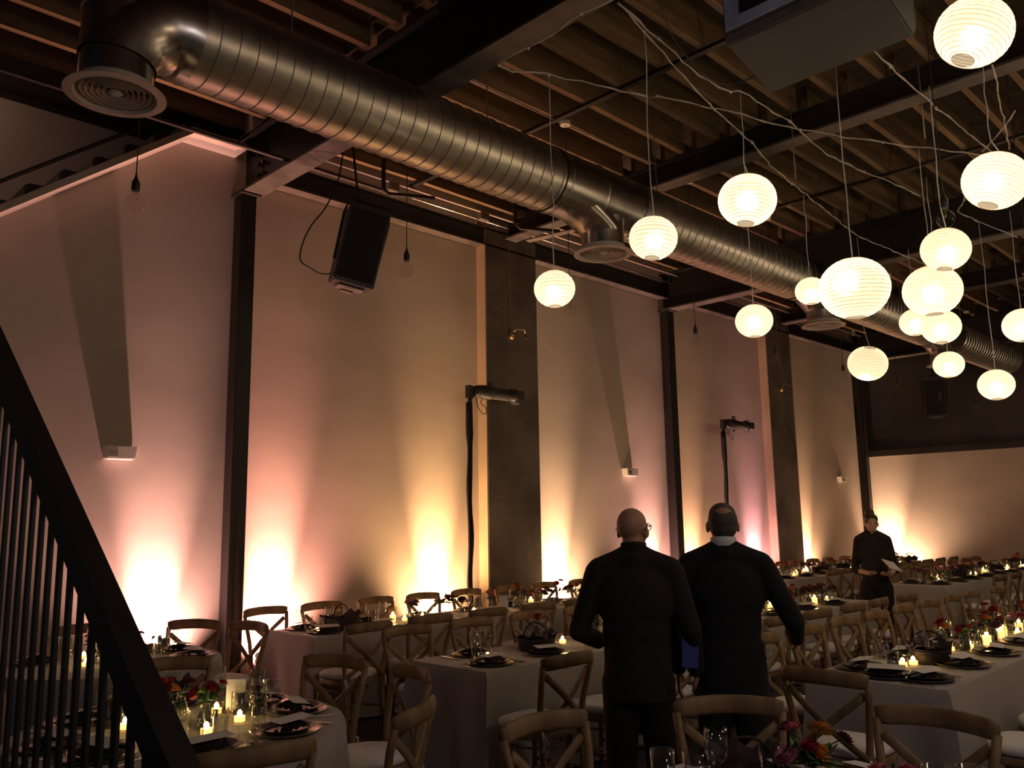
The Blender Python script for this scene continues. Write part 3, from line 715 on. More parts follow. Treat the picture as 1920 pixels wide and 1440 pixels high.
# ================================================================== CHAIRS (facing local +Y)
def make_chair():
    t = thing('cross_back_chair', '', 'chair')
    b = NB(); n = 28; outer = []; 
    def ring(sc, z): 
        r = []
        for k in range(n):
            a = 2*PI*k/n; ca, sa = math.cos(a), math.sin(a)
            x = math.copysign(abs(ca)**.7, ca)*.215*sc*(1.0+.10*sa); y = math.copysign(abs(sa)**.7, sa)*.205*sc
            r.append(b.verts.new((x, y, z)))
        return r
    def stack(rs):
        for A, B in zip(rs, rs[1:]):
            for k in range(n): b.faces.new((A[k], A[(k+1) % n], B[(k+1) % n], B[k]))
        b.faces.new(rs[0][::-1]); b.faces.new(rs[-1])
    stack([ring(.98, .415), ring(1.0, .42), ring(1.0, .45), ring(.97, .458)]); obj('seat', b, wood_c, t, True, angle=40)
    b = NB(); stack([ring(.93, .460), ring(1.0, .470), ring(1.01, .490), ring(.97, .507), ring(.80, .516), ring(.4, .519)]); obj('cushion', b, pad_m, t, True)
    for s in (-1, 1):
        b = NB(); tube(b, [(s*.165, .165, .42), (s*.175, .180, .2), (s*.185, .195, 0)], [.020, .018, .014], 8); obj('leg', b, wood_c, t, True)
    for s in (-1, 1):
        b = NB(); tube(b, [(s*.190, -.270, 0), (s*.185, -.215, .22), (s*.185, -.195, .44), (s*.200, -.205, .60), (s*.222, -.235, .76), (s*.232, -.26, .855)], [.016, .019, .021, .020, .019, .019], 8, flat=(1, 1)); obj('leg', b, wood_c, t, True)
    b = NB(); pts = []
    for k in range(13):
        a = -1+2*k/12; pts.append((a*.238, -.255-.055*(1-a*a), .868+.012*(1-a*a)))
    tube(b, pts, [.024]+[.0295]*11+[.024], 12, flat=(.62, 1.40)); obj('top_rail', b, wood_c, t, True)
    b = NB()
    for s in (-1, 1):
        pts = []
        for k in range(9):
            f = k/8; x = s*(.205-.395*f); z = .80-.33*f
            pts.append((x, -.245+.04*f-.035*math.sin(PI*f)+(.008*s), z))
        tube(b, pts, .018, 8, flat=(.45, 1.2)); 
    obj('cross_slats', b, wood_c, t, True)
    b = NB()
    for s in (-1, 1): tube(b, [(s*.175, .18, .20), (s*.18, -.21, .22)], .011, 6)
    tube(b, [(-.175, .0, .21), (.175, 0, .21)], .011, 6)
    pts = [(.17*math.cos(a), .02+.17*math.sin(a)*1.05, .36) for a in [2*PI*k/20 for k in range(20)]]
    tube(b, pts, .008, 5, closed=True)
    obj('stretcher', b, wood_c, t, True)
    # ties of the seat pad
    b = NB()
    for s in (-1, 1): tube(b, [(s*.17, -.19, .49), (s*.205, -.225, .47), (s*.20, -.235, .42), (s*.215, -.23, .37)], .008, 5, flat=(1, .4)); tube(b, [(s*.205, -.225, .47), (s*.185, -.25, .43), (s*.18, -.25, .39)], .007, 5, flat=(1, .4))
    obj('pad_ties', b, pad_m, t, True)
    return t
chair = Proto(make_chair())
def put_chair(x, y, rz, label, group): chair.put((x, y, 0), rz+random.uniform(-.05, .05), label, group)
SEATS = {}
def row(tn, xs, side, ychair, skip=()):
    """side +1: chairs on the wall side of the table, -1: on the aisle side"""
    sd = 'wall' if side > 0 else 'aisle'
    for k, x in enumerate(xs):
        SEATS.setdefault(tn, []).append((x, side, k))
        if k in skip: continue
        put_chair(x+random.uniform(-.03, .03), ychair+random.uniform(-.03, .03), PI if side > 0 else 0,
                  'wooden cross-back chair, %s along the %s side of the %s' % (ORD[k], sd, tn), 'chairs at the '+tn)
row('centre table', [4.02+.66*k for k in range(9)], -1, 3.87)
row('centre table', [4.30+.66*k for k in range(9)], 1, 5.24)
row('wall table', [4.25+.68*k for k in range(9)], -1, 6.28)
row('wall table', [4.35+.68*k for k in range(9)], 1, 7.66)
row('right table', [5.48+.64*k for k in range(9)], 1, 2.88)
row('right table', [5.35+.64*k for k in range(4)], -1, 1.50)
row('far centre table', [12.8+.66*k for k in range(9)], -1, 3.98)
row('far centre table', [12.8+.66*k for k in range(9)], 1, 5.36)
row('far wall table', [12.8+.66*k for k in range(9)], -1, 6.30)
row('far wall table', [12.8+.66*k for k in range(9)], 1, 7.68)
put_chair(4.72, 2.20, -PI/2+.03, 'wooden cross-back chair standing at the near head of the right table', 'chairs at the right table')
RCH = {'railing round table': ((21, 'facing the railing, behind the menu plate'), (-13, 'turned edge-on right of the cloth'), (-61, 'with its back rail rising before the centre table'), (-103, 'with its wide top rail at the bottom edge'), (70, 'at the wall side'), (125, 'behind the balusters')),
       'near round table': ((43, 'directly in front of the suited man'), (3, 'cut by the bottom right of the picture'), (86, 'standing left of the bald man\'s legs')),
       'pink-wall round table': ((38, 'silhouetted against the pink glow'), (9, 'beside the first black column'), (80, 'facing the railing'), (140, 'behind the balusters'))}
for tn, lst in RCH.items():
    cx, cy, R = ROUNDS[tn]
    for k, (deg, lb) in enumerate(lst):
        a = math.radians(deg); d = R+.18
        put_chair(cx+d*math.cos(a), cy+d*math.sin(a), a+PI/2, 'wooden cross-back chair at %s, %s' % (tn, lb), 'chairs at the '+tn)

# ================================================================== TABLEWARE
ZT = .757
def single(name, cat, bm, m, smooth=True, **k): return tag(obj(name, bm, m, None, smooth, **k), '', cat)
b = NB(); lathe(b, [(0, .0), (.10, .0), (.15, .008), (.163, .014), (.165, .018), (.150, .014), (.10, .006), (0, .006)], 36); charger = Proto(single('charger_plate', 'plate', b, charger_m))
b = NB(); lathe(b, [(0, .0), (.08, .0), (.105, .006), (.128, .020), (.130, .024), (.122, .022), (.10, .010), (.075, .006), (0, .006)], 32); plate = Proto(single('dinner_plate', 'plate', b, plate_m))
def napkin_bm():
    b = NB(); n = 12; rows = []
    for j in range(7):
        f = j/6; rows.append([b.verts.new(((k/(n-1)-.5)*.20*(1-.30*math.sin(PI*f)), (f-.5)*.12, .006+.030*math.sin(PI*f)*(1-.5*abs(k/(n-1)-.5))+.006*math.sin(k*2.1+j))) for k in range(n)])
    for A, B in zip(rows, rows[1:]):
        for k in range(n-1): b.faces.new((A[k], A[k+1], B[k+1], B[k]))
    r = bmesh.ops.solidify(b, geom=b.faces[:], thickness=.008)
    return b
napkin = Proto(single('napkin', 'napkin', napkin_bm(), napkin_m))
b = NB(); box(b, (0, 0, 0), (.21, .085, .0012)); card = Proto(single('menu_card', 'card', b, card_m, False))
b = NB(); bar(b, (0, -.10, .004), (0, .02, .005), .010, .003, side=(1, 0, 0)); bar(b, (0, .015, .005), (0, .04, .006), .022, .003, side=(1, 0, 0))
for k in (-1.5, -.5, .5, 1.5): bar(b, (k*.006, .04, .006), (k*.006, .085, .005), .003, .002, side=(1, 0, 0))
fork = Proto(single('fork', 'fork', b, silver, False))
b = NB(); bar(b, (0, -.11, .004), (0, 0, .004), .013, .006, side=(1, 0, 0)); bar(b, (0, 0, .004), (0, .11, .004), .018, .002, side=(1, 0, 0)); knife = Proto(single('knife', 'knife', b, silver, False))
b = NB(); lathe(b, [(0, .0), (.034, .001), (.030, .004), (.006, .010), (.004, .03), (.004, .085), (.010, .095), (.030, .110), (.038, .135), (.036, .205), (.0345, .205), (.036, .135), (.028, .113), (0, .100)], 20)
wine = Proto(single('wine_glass', 'glass', b, glass_m))
b = NB(); lathe(b, [(0, .0), (.031, .0), (.033, .004), (.036, .135), (.0345, .135), (.031, .008), (0, .008)], 20); tumbler = Proto(single('tumbler', 'glass', b, glass_m))
def votive_proto(h, r, name):
    t = thing(name, '', 'candle')
    b = NB(); lathe(b, [(0, .0), (r-.002, .0), (r, .004), (r*1.06, h), (r*1.06-.002, h), (r-.003, .006), (0, .006)], 18); obj('glass_cup', b, votive_m, t, True)
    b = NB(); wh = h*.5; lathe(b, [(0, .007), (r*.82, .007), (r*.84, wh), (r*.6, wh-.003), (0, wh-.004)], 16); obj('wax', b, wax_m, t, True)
    b = NB(); lathe(b, [(0, wh-.002), (.009, wh+.003), (.013, wh+.012), (.009, wh+.022), (0, wh+.030)], 10); obj('flame', b, flame_m, t, True)
    return t
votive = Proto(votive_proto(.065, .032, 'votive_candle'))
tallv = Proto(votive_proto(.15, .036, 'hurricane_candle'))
def bloom_bm(R=.045, seed=0):
    b = NB(); rnd = random.Random(seed)
    for L in range(5):
        n = 13-L*2; el = .05+L*.30; rr = R*(1-L*.15)
        for k in range(n):
            a = 2*PI*(k+.5*(L % 2))/n+rnd.uniform(-.1, .1); d = V((math.cos(a)*math.cos(el), math.sin(a)*math.cos(el), math.sin(el))); s = V((-math.sin(a), math.cos(a), 0))
            u = s.cross(d)*-1
            w = R*.30
            p = [V((0, 0, 0)), d*rr*.55+s*w-u*.2*w, d*rr, d*rr*.55-s*w-u*.2*w]; c = d*rr*.6-u*.006
            vs = [b.verts.new(q) for q in p]; cv = b.verts.new(c)
            for i in range(4): b.faces.new((vs[i], vs[(i+1) % 4], cv))
    return b
def leafy(b, base, rnd, n, L, spread):
    for k in range(n):
        a = rnd.uniform(0, 2*PI); el = rnd.uniform(-.1, 1.1); d = V((math.cos(a)*math.cos(el), math.sin(a)*math.cos(el), math.sin(el))); s = V((-math.sin(a), math.cos(a), 0))
        o = V(base)+V((rnd.uniform(-1, 1), rnd.uniform(-1, 1), rnd.uniform(-.4, .8)))*spread; l = L*rnd.uniform(.6, 1.2); w = l*.32
        u = s.cross(d)
        q = [o, o+d*l*.45+s*w+u*w*.4, o+d*l-V((0, 0, l*.15)), o+d*l*.45-s*w+u*w*.4, o+d*l*.5]
        vs = [b.verts.new(x) for x in q]
        for i in range(4): b.faces.new((vs[i], vs[(i+1) % 4], vs[4]))
def flower_proto(cols, seed, nb=4, tall=.16, leaf=leaf_m, greens=26, spread=.06):
    rnd = random.Random(seed); t = thing('flower_vase', '', 'flowers')
    b = NB(); lathe(b, [(0, .0), (.030, .0), (.034, .008), (.036, .05), (.022, .085), (.018, .11), (.021, .118), (.0195, .118), (.016, .11), (.020, .084), (.033, .05), (.030, .008), (0, .006)], 18); obj('glass_vase', b, glass_m, t, True)
    b = NB(); tips = []
    for k in range(nb):
        a = 2*PI*k/nb+rnd.uniform(-.4, .4); r = rnd.uniform(.3, 1)*spread; tip = V((math.cos(a)*r, math.sin(a)*r, tall*rnd.uniform(.85, 1.25))); tips.append((tip, a))
        tube(b, [(0, 0, .02), (0, 0, .10), tip*.6+V((0, 0, .06)), tip], .0022, 5)
    obj('stems', b, stem_m, t)
    b = NB(); leafy(b, (0, 0, .13), rnd, greens, .055, .035); obj('leaves', b, leaf, t)['kind'] = 'stuff'
    for k, (tip, a) in enumerate(tips):
        b = bloom_bm(rnd.uniform(.030, .048), seed*7+k)
        M = Matrix.Translation(tip) @ Matrix.Rotation(rnd.uniform(.1, .9), 4, V((-math.sin(a), math.cos(a), 0)))
        for v in b.verts: v.co = M @ v.co
        obj('bloom', b, BLOOM[cols[k % len(cols)]], t)
    return t
FL = [(Proto(flower_proto((0, 3, 1), 1)), 'crimson and pink'), (Proto(flower_proto((3, 0), 2, 3, .15, dark_leaf)), 'dark plum'), (Proto(flower_proto((1, 4, 0), 3, 4, .17)), 'pink and mauve'), (Proto(flower_proto((0, 2), 4, 3, .20, dark_leaf, 18)), 'crimson and orange')]
FBIG = Proto(flower_proto((2, 3, 1, 4, 0), 5, 7, .17, leaf_m, 60, .10))
def basket_proto():
    t = thing('bread_basket', '', 'basket'); b = NB()
    prof = [(.105, .0), (.115, .02), (.125, .05), (.128, .085), (.124, .09), (.118, .05), (.10, .01), (0, .008)]
    for i in range(6): pass
    lathe(b, [(0, 0)]+prof, 32)
    for v in b.verts: v.co.x *= 1.25; v.co.z += .012*abs(v.co.x)*4 if v.co.z > .07 else 0
    for k in range(5): tube(b, [(1.25*(.112+.004*k)*math.cos(a), (.112+.004*k)*math.sin(a), .012+.017*k) for a in [2*PI*j/32 for j in range(32)]], .005, 5, closed=True)
    obj('wicker_body', b, basket_m, t, True)
    b = NB(); tube(b, [(0, .12*math.cos(a), .08+.12*math.sin(a)) for a in [PI*j/14 for j in range(15)]], .006, 6); obj('handle', b, basket_m, t, True)
    b = NB(); rnd = random.Random(3)
    n = 9; 
    rows_ = []
    for j in range(9):
        rows_.append([b.verts.new(((k/8-.5)*.30, (j/8-.5)*.24, .070+.035*math.sin(k*1.1+j*.8)*math.cos(j*.9)+.05*(abs(k/8-.5)*2)**3)) for k in range(9)])
    for A, B in zip(rows_, rows_[1:]):
        for k in range(8): b.faces.new((A[k], A[k+1], B[k+1], B[k]))
    obj('dark_liner', b, napkin_m, t, True)
    return t
basket = Proto(basket_proto())
def numcard_proto():
    t = thing('table_card', '', 'card'); b = NB(); bx(b, -.05, .05, -.003, .003, .004, .165); obj('sheet', b, card_m, t); b = NB(); bx(b, -.055, .055, -.014, .014, 0, .012); obj('stand', b, wood_c, t); return t
numcard = Proto(numcard_proto())

def setting(x, y, rz, where, far=False, glassy_=True, r=random.Random(11)):
    """rz: direction the guest faces (0: guest faces +Y)"""
    M = Matrix.Rotation(rz, 2)
    def L(a, c): q = M @ V((a, c)); return x+q.x, y+q.y
    j = lambda s: r.uniform(-s, s)
    charger.put((*L(0, 0), ZT), j(1), 'dark charger plate at ' + where, 'charger plates')
    plate.put((*L(j(.005), j(.005)), ZT+.0075), j(1), 'smaller dark plate on the charger at ' + where, 'dinner plates')
    napkin.put((*L(j(.01), j(.01)), ZT+.016), rz+j(.25), 'dark folded napkin on the plate at ' + where, 'napkins')
    c = card.put((*L(j(.02), -.01+j(.02)), ZT+.062), rz+j(.35), 'white menu card leaning on the napkin at ' + where, 'menu cards'); c.rotation_euler[0] = .12+j(.08)
    fork.put((*L(-.20, -.02), ZT), rz+j(.08), 'silver fork left of the plates at ' + where, 'forks')
    knife.put((*L(.20, -.02), ZT), rz+j(.06), 'silver knife right of the plates at ' + where, 'knives')
    if glassy_:
        wine.put((*L(.15+j(.02), .17+j(.02)), ZT), 0, 'stemmed wine glass at ' + where, 'wine glasses')
        tumbler.put((*L(.07+j(.02), .20+j(.01)), ZT), 0, 'straight water tumbler at ' + where, 'tumblers')
for tn, seats in SEATS.items():
    x0, x1, y0, y1 = TABLES[tn]
    for x, side, k in seats:
        if x > x1-.1: continue
        y = (y0+.20) if side < 0 else (y1-.20)
        if tn == 'right table' and side < 0: pass
        setting(max(x, x0+.24), y, 0 if side < 0 else PI, '%s %s-side place, %s' % (ORD[k], 'wall' if side > 0 else 'aisle', tn))
for k, x in enumerate([7.9+.64*i for i in range(5)]): setting(x, 2.01, 0, '%s aisle-side place, right table' % ORD[4+k])
setting(5.12+.20, 2.215, -PI/2, 'head place, right table', glassy_=False)
for tn, degs in (('railing round table', (21, -13, -61, -103, 70, 125, 175, -150)), ('near round table', (43, 3, 86, 130, -40)), ('pink-wall round table', (38, 9, 80, 140, -30, -80))):
    cx, cy, R = ROUNDS[tn]
    for k, d in enumerate(degs):
        a = math.radians(d); setting(cx+(R-.20)*math.cos(a), cy+(R-.20)*math.sin(a), a+PI/2, '%s place, %s' % (ORD[k], tn), glassy_=(tn != 'near round table'))
# middle of the tables
def centre_run(tn, xa, xb, y, dense=.72):
    r = random.Random(len(tn)*3+int(y*10)); cnt = {'v': 0, 'f': 0, 'b': 0, 't': 0}
    x = xa+.25
    far = xa > 12
    while x < xb-.15:
        q = r.random()
        if q < .30:
            votive.put((x, y+r.uniform(-.06, .06), ZT), 0, 'lit votive candle in a glass, %s along the %s' % (ORD[min(cnt['v'], 24)], tn), 'votive candles'); cnt['v'] += 1; x += .17*dense
        elif q < .42:
            tallv.put((x, y+r.uniform(-.05, .05), ZT), 0, 'lit candle in a tall glass, %s along the %s' % (ORD[min(cnt['t'], 24)], tn), 'tall glass candles'); cnt['t'] += 1; x += .2*dense
        elif q < .84:
            p, c = FL[r.randrange(4)]; p.put((x, y+r.uniform(-.05, .05), ZT), r.uniform(0, 6), 'small vase of %s flowers, %s along the %s' % (c, ORD[min(cnt['f'], 24)], tn), 'flower vases', r.uniform(.9, 1.15)); cnt['f'] += 1; x += .19*dense
        elif q < .95 and cnt['b'] < 5:
            x += .1; basket.put((x, y, ZT), r.uniform(-.2, .2), 'dark wicker basket with a hoop handle, %s along the %s' % (ORD[cnt['b']], tn), 'baskets'); cnt['b'] += 1; x += .3*dense
        else: x += .15
    return cnt
votive.put((4.18, 4.40+.09, ZT), 0, 'lit votive candle at the near corner of the centre table', 'votive candles')
basket.put((4.78, 4.60, ZT), .1, 'dark wicker basket near the viewer end of the centre table', 'baskets')
votive.put((5.14, 4.66, ZT+.0), 0, 'lit votive candle just behind the near basket of the centre table', 'votive candles')
FL[3][0].put((4.95, 4.78, ZT), 0, 'small vase of crimson flowers behind the near basket of the centre table', 'flower vases')
centre_run('centre table', 5.2, 10.0, 4.575)
basket.put((4.62, 6.95, ZT), 0, 'dark wicker basket near the viewer end of the wall table', 'baskets', 1.1)
votive.put((4.30, 6.85, ZT), 0, 'lit votive candle at the near end of the wall table', 'votive candles')
centre_run('wall table', 4.95, 10.1, 6.97)
numcard.put((6.62, 6.85, ZT), -.6, 'upright white table card on the wall table', 'table cards')
centre_run('right table', 5.45, 11.2, 2.215, .62)
centre_run('far centre table', 12.5, 18.4, 4.69)
centre_run('far wall table', 12.5, 18.5, 6.99)
numcard.put((14.4, 4.75, ZT), -.6, 'upright white table card on the far centre table', 'table cards')
def cluster(tn, cx, cy, big=False, nv=4):
    r = random.Random(int(cx*100))
    for k in range(nv):
        a = 2*PI*k/nv+.5; votive.put((cx+.26*math.cos(a), cy+.26*math.sin(a), ZT), 0, 'lit votive candle, %s of the ring on %s' % (ORD[k], tn), 'votive candles')
    for k in range(5):
        a = 2*PI*k/5; p, c = FL[k % 4]; p.put((cx+.14*math.cos(a), cy+.14*math.sin(a), ZT), a, 'small vase of %s flowers, %s of the ring, %s' % (c, ORD[k], tn), 'flower vases', r.uniform(.95, 1.2))
    wine_n = 6
    for k in range(wine_n):
        a = 2*PI*k/wine_n+.25; (wine if k % 2 else tumbler).put((cx+.36*math.cos(a), cy+.36*math.sin(a), ZT), 0, '%s glass, %s of the ring on %s' % ('stemmed' if k % 2 else 'straight', ORD[k], tn), 'wine glasses' if k % 2 else 'tumblers')
cluster('railing round table', 1.90, 4.20, nv=6)
cluster('pink-wall round table', 2.45, 6.62)
numcard.put((2.22, 4.30, ZT), -.8, 'pale upright table card on the railing round table', 'table cards')
# near round table
FBIG.put((2.80, 1.44, ZT), 0, 'large arrangement of orange, pink and plum flowers at the bottom of the picture', 'flower vases', 1.15)
FL[2][0].put((2.62, 1.12, ZT), 1, 'small vase of pink and mauve flowers on the near round table', 'flower vases', 1.2)
wine.put((2.70, 1.74, ZT), 0, 'large stemmed wine glass at the bottom edge, before a chair back', 'wine glasses', 1.1)
for k, (x, y) in enumerate(((2.55, 1.86), (2.60, 1.76), (2.86, 1.62), (2.95, 1.10), (3.02, 1.02))):
    tumbler.put((x, y, ZT), 0, 'straight tumbler on the near round table, %s from the left' % ORD[k], 'tumblers', 1.2)
basket.put((2.82, 1.70, ZT-.0), .9, 'dark wicker basket with a hoop handle on the near round table', 'baskets', .9)

# ================================================================== PEOPLE
def capsule(b, p, q, r0, r1, n=14, flat=(1, 1)):
    p, q = V(p), V(q); d = q-p
    M = Matrix.Translation(p)
    ball(b, p, r0, 14); ball(b, q, r1, 14); tube(b, [p, q], [r0, r1], n)
def ell(b, c, s, rot=None): ball(b, c, 1.0, 20, s, rot)
def fuse(b, name, m, parent, voxel=.012, smooth=4, factor=.6):
    me = bpy.data.meshes.new('tmp'); b.to_mesh(me); b.free()
    o = bpy.data.objects.new('tmp', me); C.objects.link(o)
    md = o.modifiers.new('r', 'REMESH'); md.mode = 'VOXEL'; md.voxel_size = voxel; md.use_smooth_shade = True
    s = o.modifiers.new('s', 'SMOOTH'); s.iterations = smooth; s.factor = factor
    dg = bpy.context.evaluated_depsgraph_get(); dg.update()
    me2 = bpy.data.meshes.new_from_object(o.evaluated_get(dg)); me2.name = name
    bpy.data.objects.remove(o); bpy.data.meshes.remove(me)
    me2.materials.clear(); me2.materials.append(m)
    me2.polygons.foreach_set('use_smooth', [True]*len(me2.polygons))
    r = bpy.data.objects.new(name, me2); C.objects.link(r); r.parent = parent
    return r
def head(b, hp, yawh=0, s=1.0, Ht=.235):
    """skull, jaw, nose, ears, neck at head centre hp; faces local +X turned by yawh"""
    R = Matrix.Rotation(yawh, 3, 'Z'); T = lambda x, y, z: V(hp)+R @ V((x*s, y*s, z*s))
    def e(c, sc, rr=None): ball(b, T(*c), 1.0, 20, (sc[0]*s, sc[1]*s, sc[2]*s), R if rr is None else R @ rr)
    e((-.012, 0, .030), (.096, .076, .088)); e((.015, 0, -.020), (.075, .066, .075)); e((.040, 0, -.070), (.045, .045, .038))
    e((.062, 0, .005), (.030, .055, .06)); e((.098, 0, -.018), (.016, .013, .022)); e((.088, 0, .0), (.014, .010, .03))
    e((.088, 0, -.052), (.012, .024, .006)); e((.086, 0, -.062), (.012, .020, .007))
    e((.078, .033, .028), (.014, .026, .008)); e((.078, -.033, .028), (.014, .026, .008))
    for sy in (-1, 1): e((-.005, sy*.081, -.012), (.020, .010, .032), Matrix.Rotation(sy*.25, 3, 'Z'))
def hand(b, w, d, palmn, s=1.0, curl=.5):
    """w wrist point, d direction of the fingers, palmn palm normal"""
    w, d, n = V(w), V(d).normalized(), V(palmn).normalized(); n = (n-d*n.dot(d)).normalized(); sd = d.cross(n)
    for k in range(4):
        o = sd*(k-1.5)*.019*s
        capsule(b, w+d*.015*s+o*.7, w+d*.088*s+o, .013*s, .0105*s, 8)
        L = (.068, .078, .072, .056)[k]*s; a0 = w+d*.09*s+o; dd = d; 
        for q in range(3):
            ang = curl*(.5+.4*q); dd2 = (d*math.cos(ang)+n*math.sin(ang)).normalized(); a1 = a0+dd2*L*(.42, .32, .26)[q]; capsule(b, a0, a1, .0092*s, .0082*s, 8); a0 = a1
    th = w+d*.02*s-sd*.028*s; t1 = th+(d*.6-sd*.7+n*.3).normalized()*.04*s; t2 = t1+(d*.9-sd*.2+n*.4).normalized()*.032*s
    capsule(b, th, t1, .013*s, .011*s, 8); capsule(b, t1, t2, .011*s, .009*s, 8)

def person(loc, rz, label, H=1.76, kind='suit', arms=None, headyaw=0, female=False):
    k = H/1.76; t = thing('person', label, 'person', loc, rz)
    sh = .20 if not female else .165
    Z = lambda v: v*k
    hc = (.03, 0, Z(1.76)-.120)
    # arms: for each side the elbow, wrist, finger direction, palm normal
    b = NB(); head(b, hc, headyaw, 1.0 if not female else .95)
    nr = .060 if not female else .046
    capsule(b, (-.005, 0, Z(1.42)), (.008, 0, Z(1.58)), nr*1.12, nr)
    ell(b, (0, 0, Z(1.28)), (.10, .16*(sh/.2), .20)); ell(b, (0, 0, Z(1.05)), (.10, .135, .16)); ell(b, (-.01, 0, Z(.93)), (.11, .155, .12))
    for s in (-1, 1):
        capsule(b, (0, s*.09, Z(.90)), (.01, s*.10, Z(.50)), .085, .055); capsule(b, (.01, s*.10, Z(.50)), (-.01, s*.105, Z(.09)), .052, .036)
        capsule(b, (-.02, s*.105, .05), (.13, s*.12, .04), .038, .030)
        capsule(b, (0, s*.06, Z(1.44)), (0, s*(sh-.03), Z(1.42)), .05, .052)
        el, wr, fd, pn = arms[s]
        capsule(b, (0, s*(sh-.015), Z(1.415)), el, .048, .038); capsule(b, el, wr, .037, .026)
        hand(b, wr, fd, pn, 1.0 if not female else .9)
    fuse(b, 'body', skin_m if not female else skin_w, t, .0068, 3, .5)
    # shirt or jacket
    b = NB()
    cm = shirt_k if kind != 'suit' else suit_m
    tw = sh/.2
    capsule(b, (-.005, -.05*tw, Z(1.44)), (-.005, .05*tw, Z(1.44)), .070, .070)
    for s in (-1, 1):
        capsule(b, (-.005, s*.03, Z(1.500)), (0, s*(sh-.015), Z(1.440)), .066, .064)
        capsule(b, (-.012, s*.03, Z(1.525)), (0, s*.12, Z(1.47)), .050, .055)
    ell(b, (-.020, 0, Z(1.49)), (.075, .085, .060))
    ell(b, (-.012, 0, Z(1.29)), (.130, .205*tw, .20)); ell(b, (-.005, 0, Z(1.14)), (.128, .178*tw, .20)); ell(b, (-.005, 0, Z(1.02)), (.13, .175*tw, .16))
    hem = .80 if kind == 'suit' else (.84 if not female else .95)
    hw = .188 if kind == 'suit' else .175
    if not female: 
        for zz, ww, dd in ((1.0, hw*.97, .13), (.93, hw, .135), (.87, hw*1.02, .138), (hem, hw*1.03, .14)): lathe(b, [(0, -.045), (1, -.045), (1, .045), (0, .045)], 24, Matrix.Translation((-.005, 0, Z(zz))) @ Matrix.Diagonal((dd, ww, 1, 1)))
    else: lathe(b, [(0, -.05), (1, -.05), (1, .08), (0, .08)], 24, Matrix.Translation((-.005, 0, Z(hem))) @ Matrix.Diagonal((.115, .145, 1, 1)))
    for s in (-1, 1):
        el, wr, fd, pn = arms[s]; el, wr = V(el), V(wr)
        capsule(b, (0, s*(sh-.005), Z(1.425)), el, .066 if not female else .056, .056 if not female else .046)
        end = el.lerp(wr, .30 if female else .93); capsule(b, el, end, .055 if not female else .046, .046 if not female else .045)
    top = fuse(b, 'jacket' if kind == 'suit' else 'shirt', cm, t, .011, 5, .6)
    # trousers
    b = NB()
    ell(b, (-.005, 0, Z(.94)), (.125, .165, .13))
    for s in (-1, 1):
        capsule(b, (-.01, s*.085, Z(.88)), (.01, s*.10, Z(.50)), .105, .078); capsule(b, (.01, s*.10, Z(.50)), (-.005, s*.105, .10), .078, .065)
    fuse(b, 'trousers', trous_m, t, .013, 4, .5)
    for s in (-1, 1):
        b = NB(); capsule(b, (-.04, s*.105, .045), (.15, s*.12, .04), .046, .038); box(b, (.05, s*.11, .012), (.26, .085, .024)); fuse(b, 'shoe', shoe_m, t, .009, 3)
    # collar
    b = NB(); lathe(b, [(nr*1.05, -.02), (nr*1.14, .0), (nr*1.10, .028), (nr*1.02, .030), (nr*1.0, 0)], 22, Matrix.Translation((.0, 0, Z(1.548))) @ Matrix.Rotation(.12, 4, 'Y') @ Matrix.Diagonal((1.06, 1.02, 1, 1)))
    obj('collar', b, white_sh if kind == 'suit' else cm, t, True)
    return t, hc
def at(t, **k): return t
# bald man, his left arm bent forward
m1, hc = person((3.66, 2.80, 0), math.radians(37.6), 'bald man with glasses in a long black shirt seen from behind', 1.77, 'shirt',
    {1: ((-.02, .295, 1.14), (.20, .20, 1.06), (1, -.3, .1), (0, -1, -.2)), -1: ((-.03, -.275, 1.15), (.12, -.30, .92), (.7, -.1, -.7), (0, 1, 0))}, headyaw=-.45)
b = NB(); R = Matrix.Rotation(-.45, 3, 'Z')
def hp_(x, y, z): return V(hc)+R @ V((x, y, z))
for s in (-1, 1):
    tube(b, [hp_(.104, s*(.033+.026*math.cos(a)), .015+.02*math.sin(a)) for a in [2*PI*j/14 for j in range(14)]], .0022, 5, closed=True)
    tube(b, [hp_(.104, s*.059, .022), hp_(.06, s*.081, .022), hp_(-.01, s*.086, .018), hp_(-.03, s*.085, .0)], .0028, 5)
tube(b, [hp_(.106, -.008, .018), hp_(.108, 0, .022), hp_(.106, .008, .018)], .0022, 5)
obj('glasses', b, black_p, m1)
# blue cloth between the two men, modelled as a flat board
b = NB(); box(b, (0, 0, 0), (.012, .085, .24), Matrix.Rotation(.10, 3, 'X')); o = tag(obj('blue_fabric', b, blue_m, None, bevel=.002), 'blue folder held low between the two standing men', 'fabric'); 
o.location = (3.80, 2.57, 1.08); o.rotation_euler = (0, .1, math.radians(50))
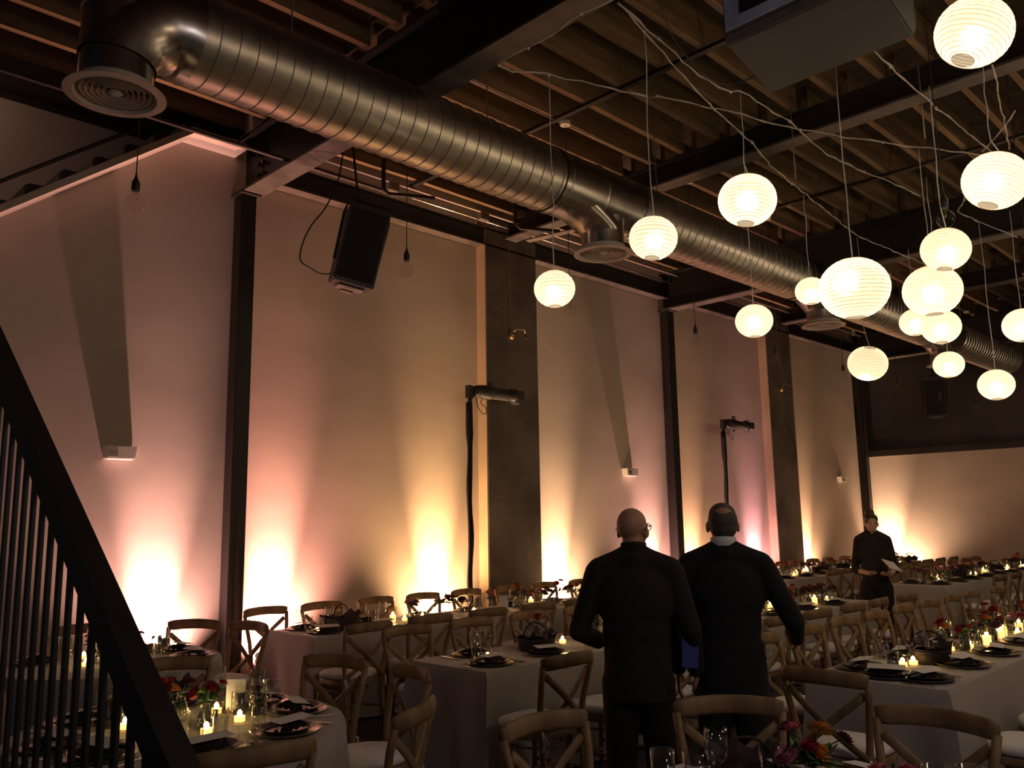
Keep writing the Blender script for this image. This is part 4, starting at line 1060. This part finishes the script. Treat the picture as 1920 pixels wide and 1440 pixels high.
# grey-haired man in the dark suit, right elbow out
m2, hc2 = person((4.10, 2.53, 0), math.radians(31.0), 'grey-haired man in a dark suit with a white collar seen from behind', 1.79, 'suit',
    {-1: ((-.03, -.335, 1.17), (.17, -.35, 1.06), (1, .1, .1), (0, 1, -.2)), 1: ((-.02, .265, 1.15), (.06, .275, .90), (.15, .02, -1), (0, -1, 0))}, headyaw=.1)
b = NB(); R = Matrix.Rotation(.1, 3, 'Z')
def h2(x, y, z): return V(hc2)+R @ V((x, y, z))
for c, s_ in (((-.024, 0, .022), (.088, .080, .084)), ((-.040, 0, -.020), (.066, .072, .055)), ((-.02, .046, .0), (.06, .034, .045)), ((-.02, -.046, .0), (.06, .034, .045)), ((-.006, 0, .050), (.092, .074, .071))): ball(b, h2(*c), 1, 18, s_, R)
fuse(b, 'hair', hair_g, m2, .008, 2)
# standing woman beyond, facing the room
m3, hc3 = person((10.32, 4.34, 0), math.radians(203-360), 'woman in a rolled-sleeve black shirt with hair pinned up holding white sheets', 1.74, 'shirt',
    {1: ((-.03, .23, 1.08), (.20, .14, 1.04), (1, -.5, .05), (0, -.3, 1)), -1: ((-.05, -.22, 1.08), (.19, -.06, 1.05), (1, .3, .05), (0, .3, 1))}, headyaw=.25, female=True)
b = NB(); R = Matrix.Rotation(.25, 3, 'Z')
def h3(x, y, z): return V(hc3)+R @ V((x, y, z))
for c, s_ in (((-.030, 0, .040), (.088, .080, .080)), ((-.055, 0, -.01), (.055, .070, .07)), ((-.03, 0, .13), (.055, .055, .048)), ((.0, .045, .050), (.065, .034, .060)), ((.0, -.045, .050), (.065, .034, .060)), ((.02, 0, .085), (.062, .06, .035))): ball(b, h3(*c), 1, 18, s_, R)
fuse(b, 'hair', hair_k, m3, .008, 2)
b = NB()
for s in (-1, 1): ball(b, h3(.086, s*.030, .008), .007, 10, (1, 1.5, .7))
obj('eyes', b, black_p, m3, True)
b = NB(); box(b, (0, 0, 0), (.20, .16, .008)); o = tag(obj('paper_sheets', b, card_m), 'white paper sheets in the hands of the standing woman', 'paper')
F = V((math.cos(math.radians(203)), math.sin(math.radians(203)), 0)); 
o.location = V((10.32, 4.34, 1.15))+F*.33+V((.09, -.16, 0)); o.rotation_euler = (.3, -.5, .9)
print('objects', len(bpy.data.objects))
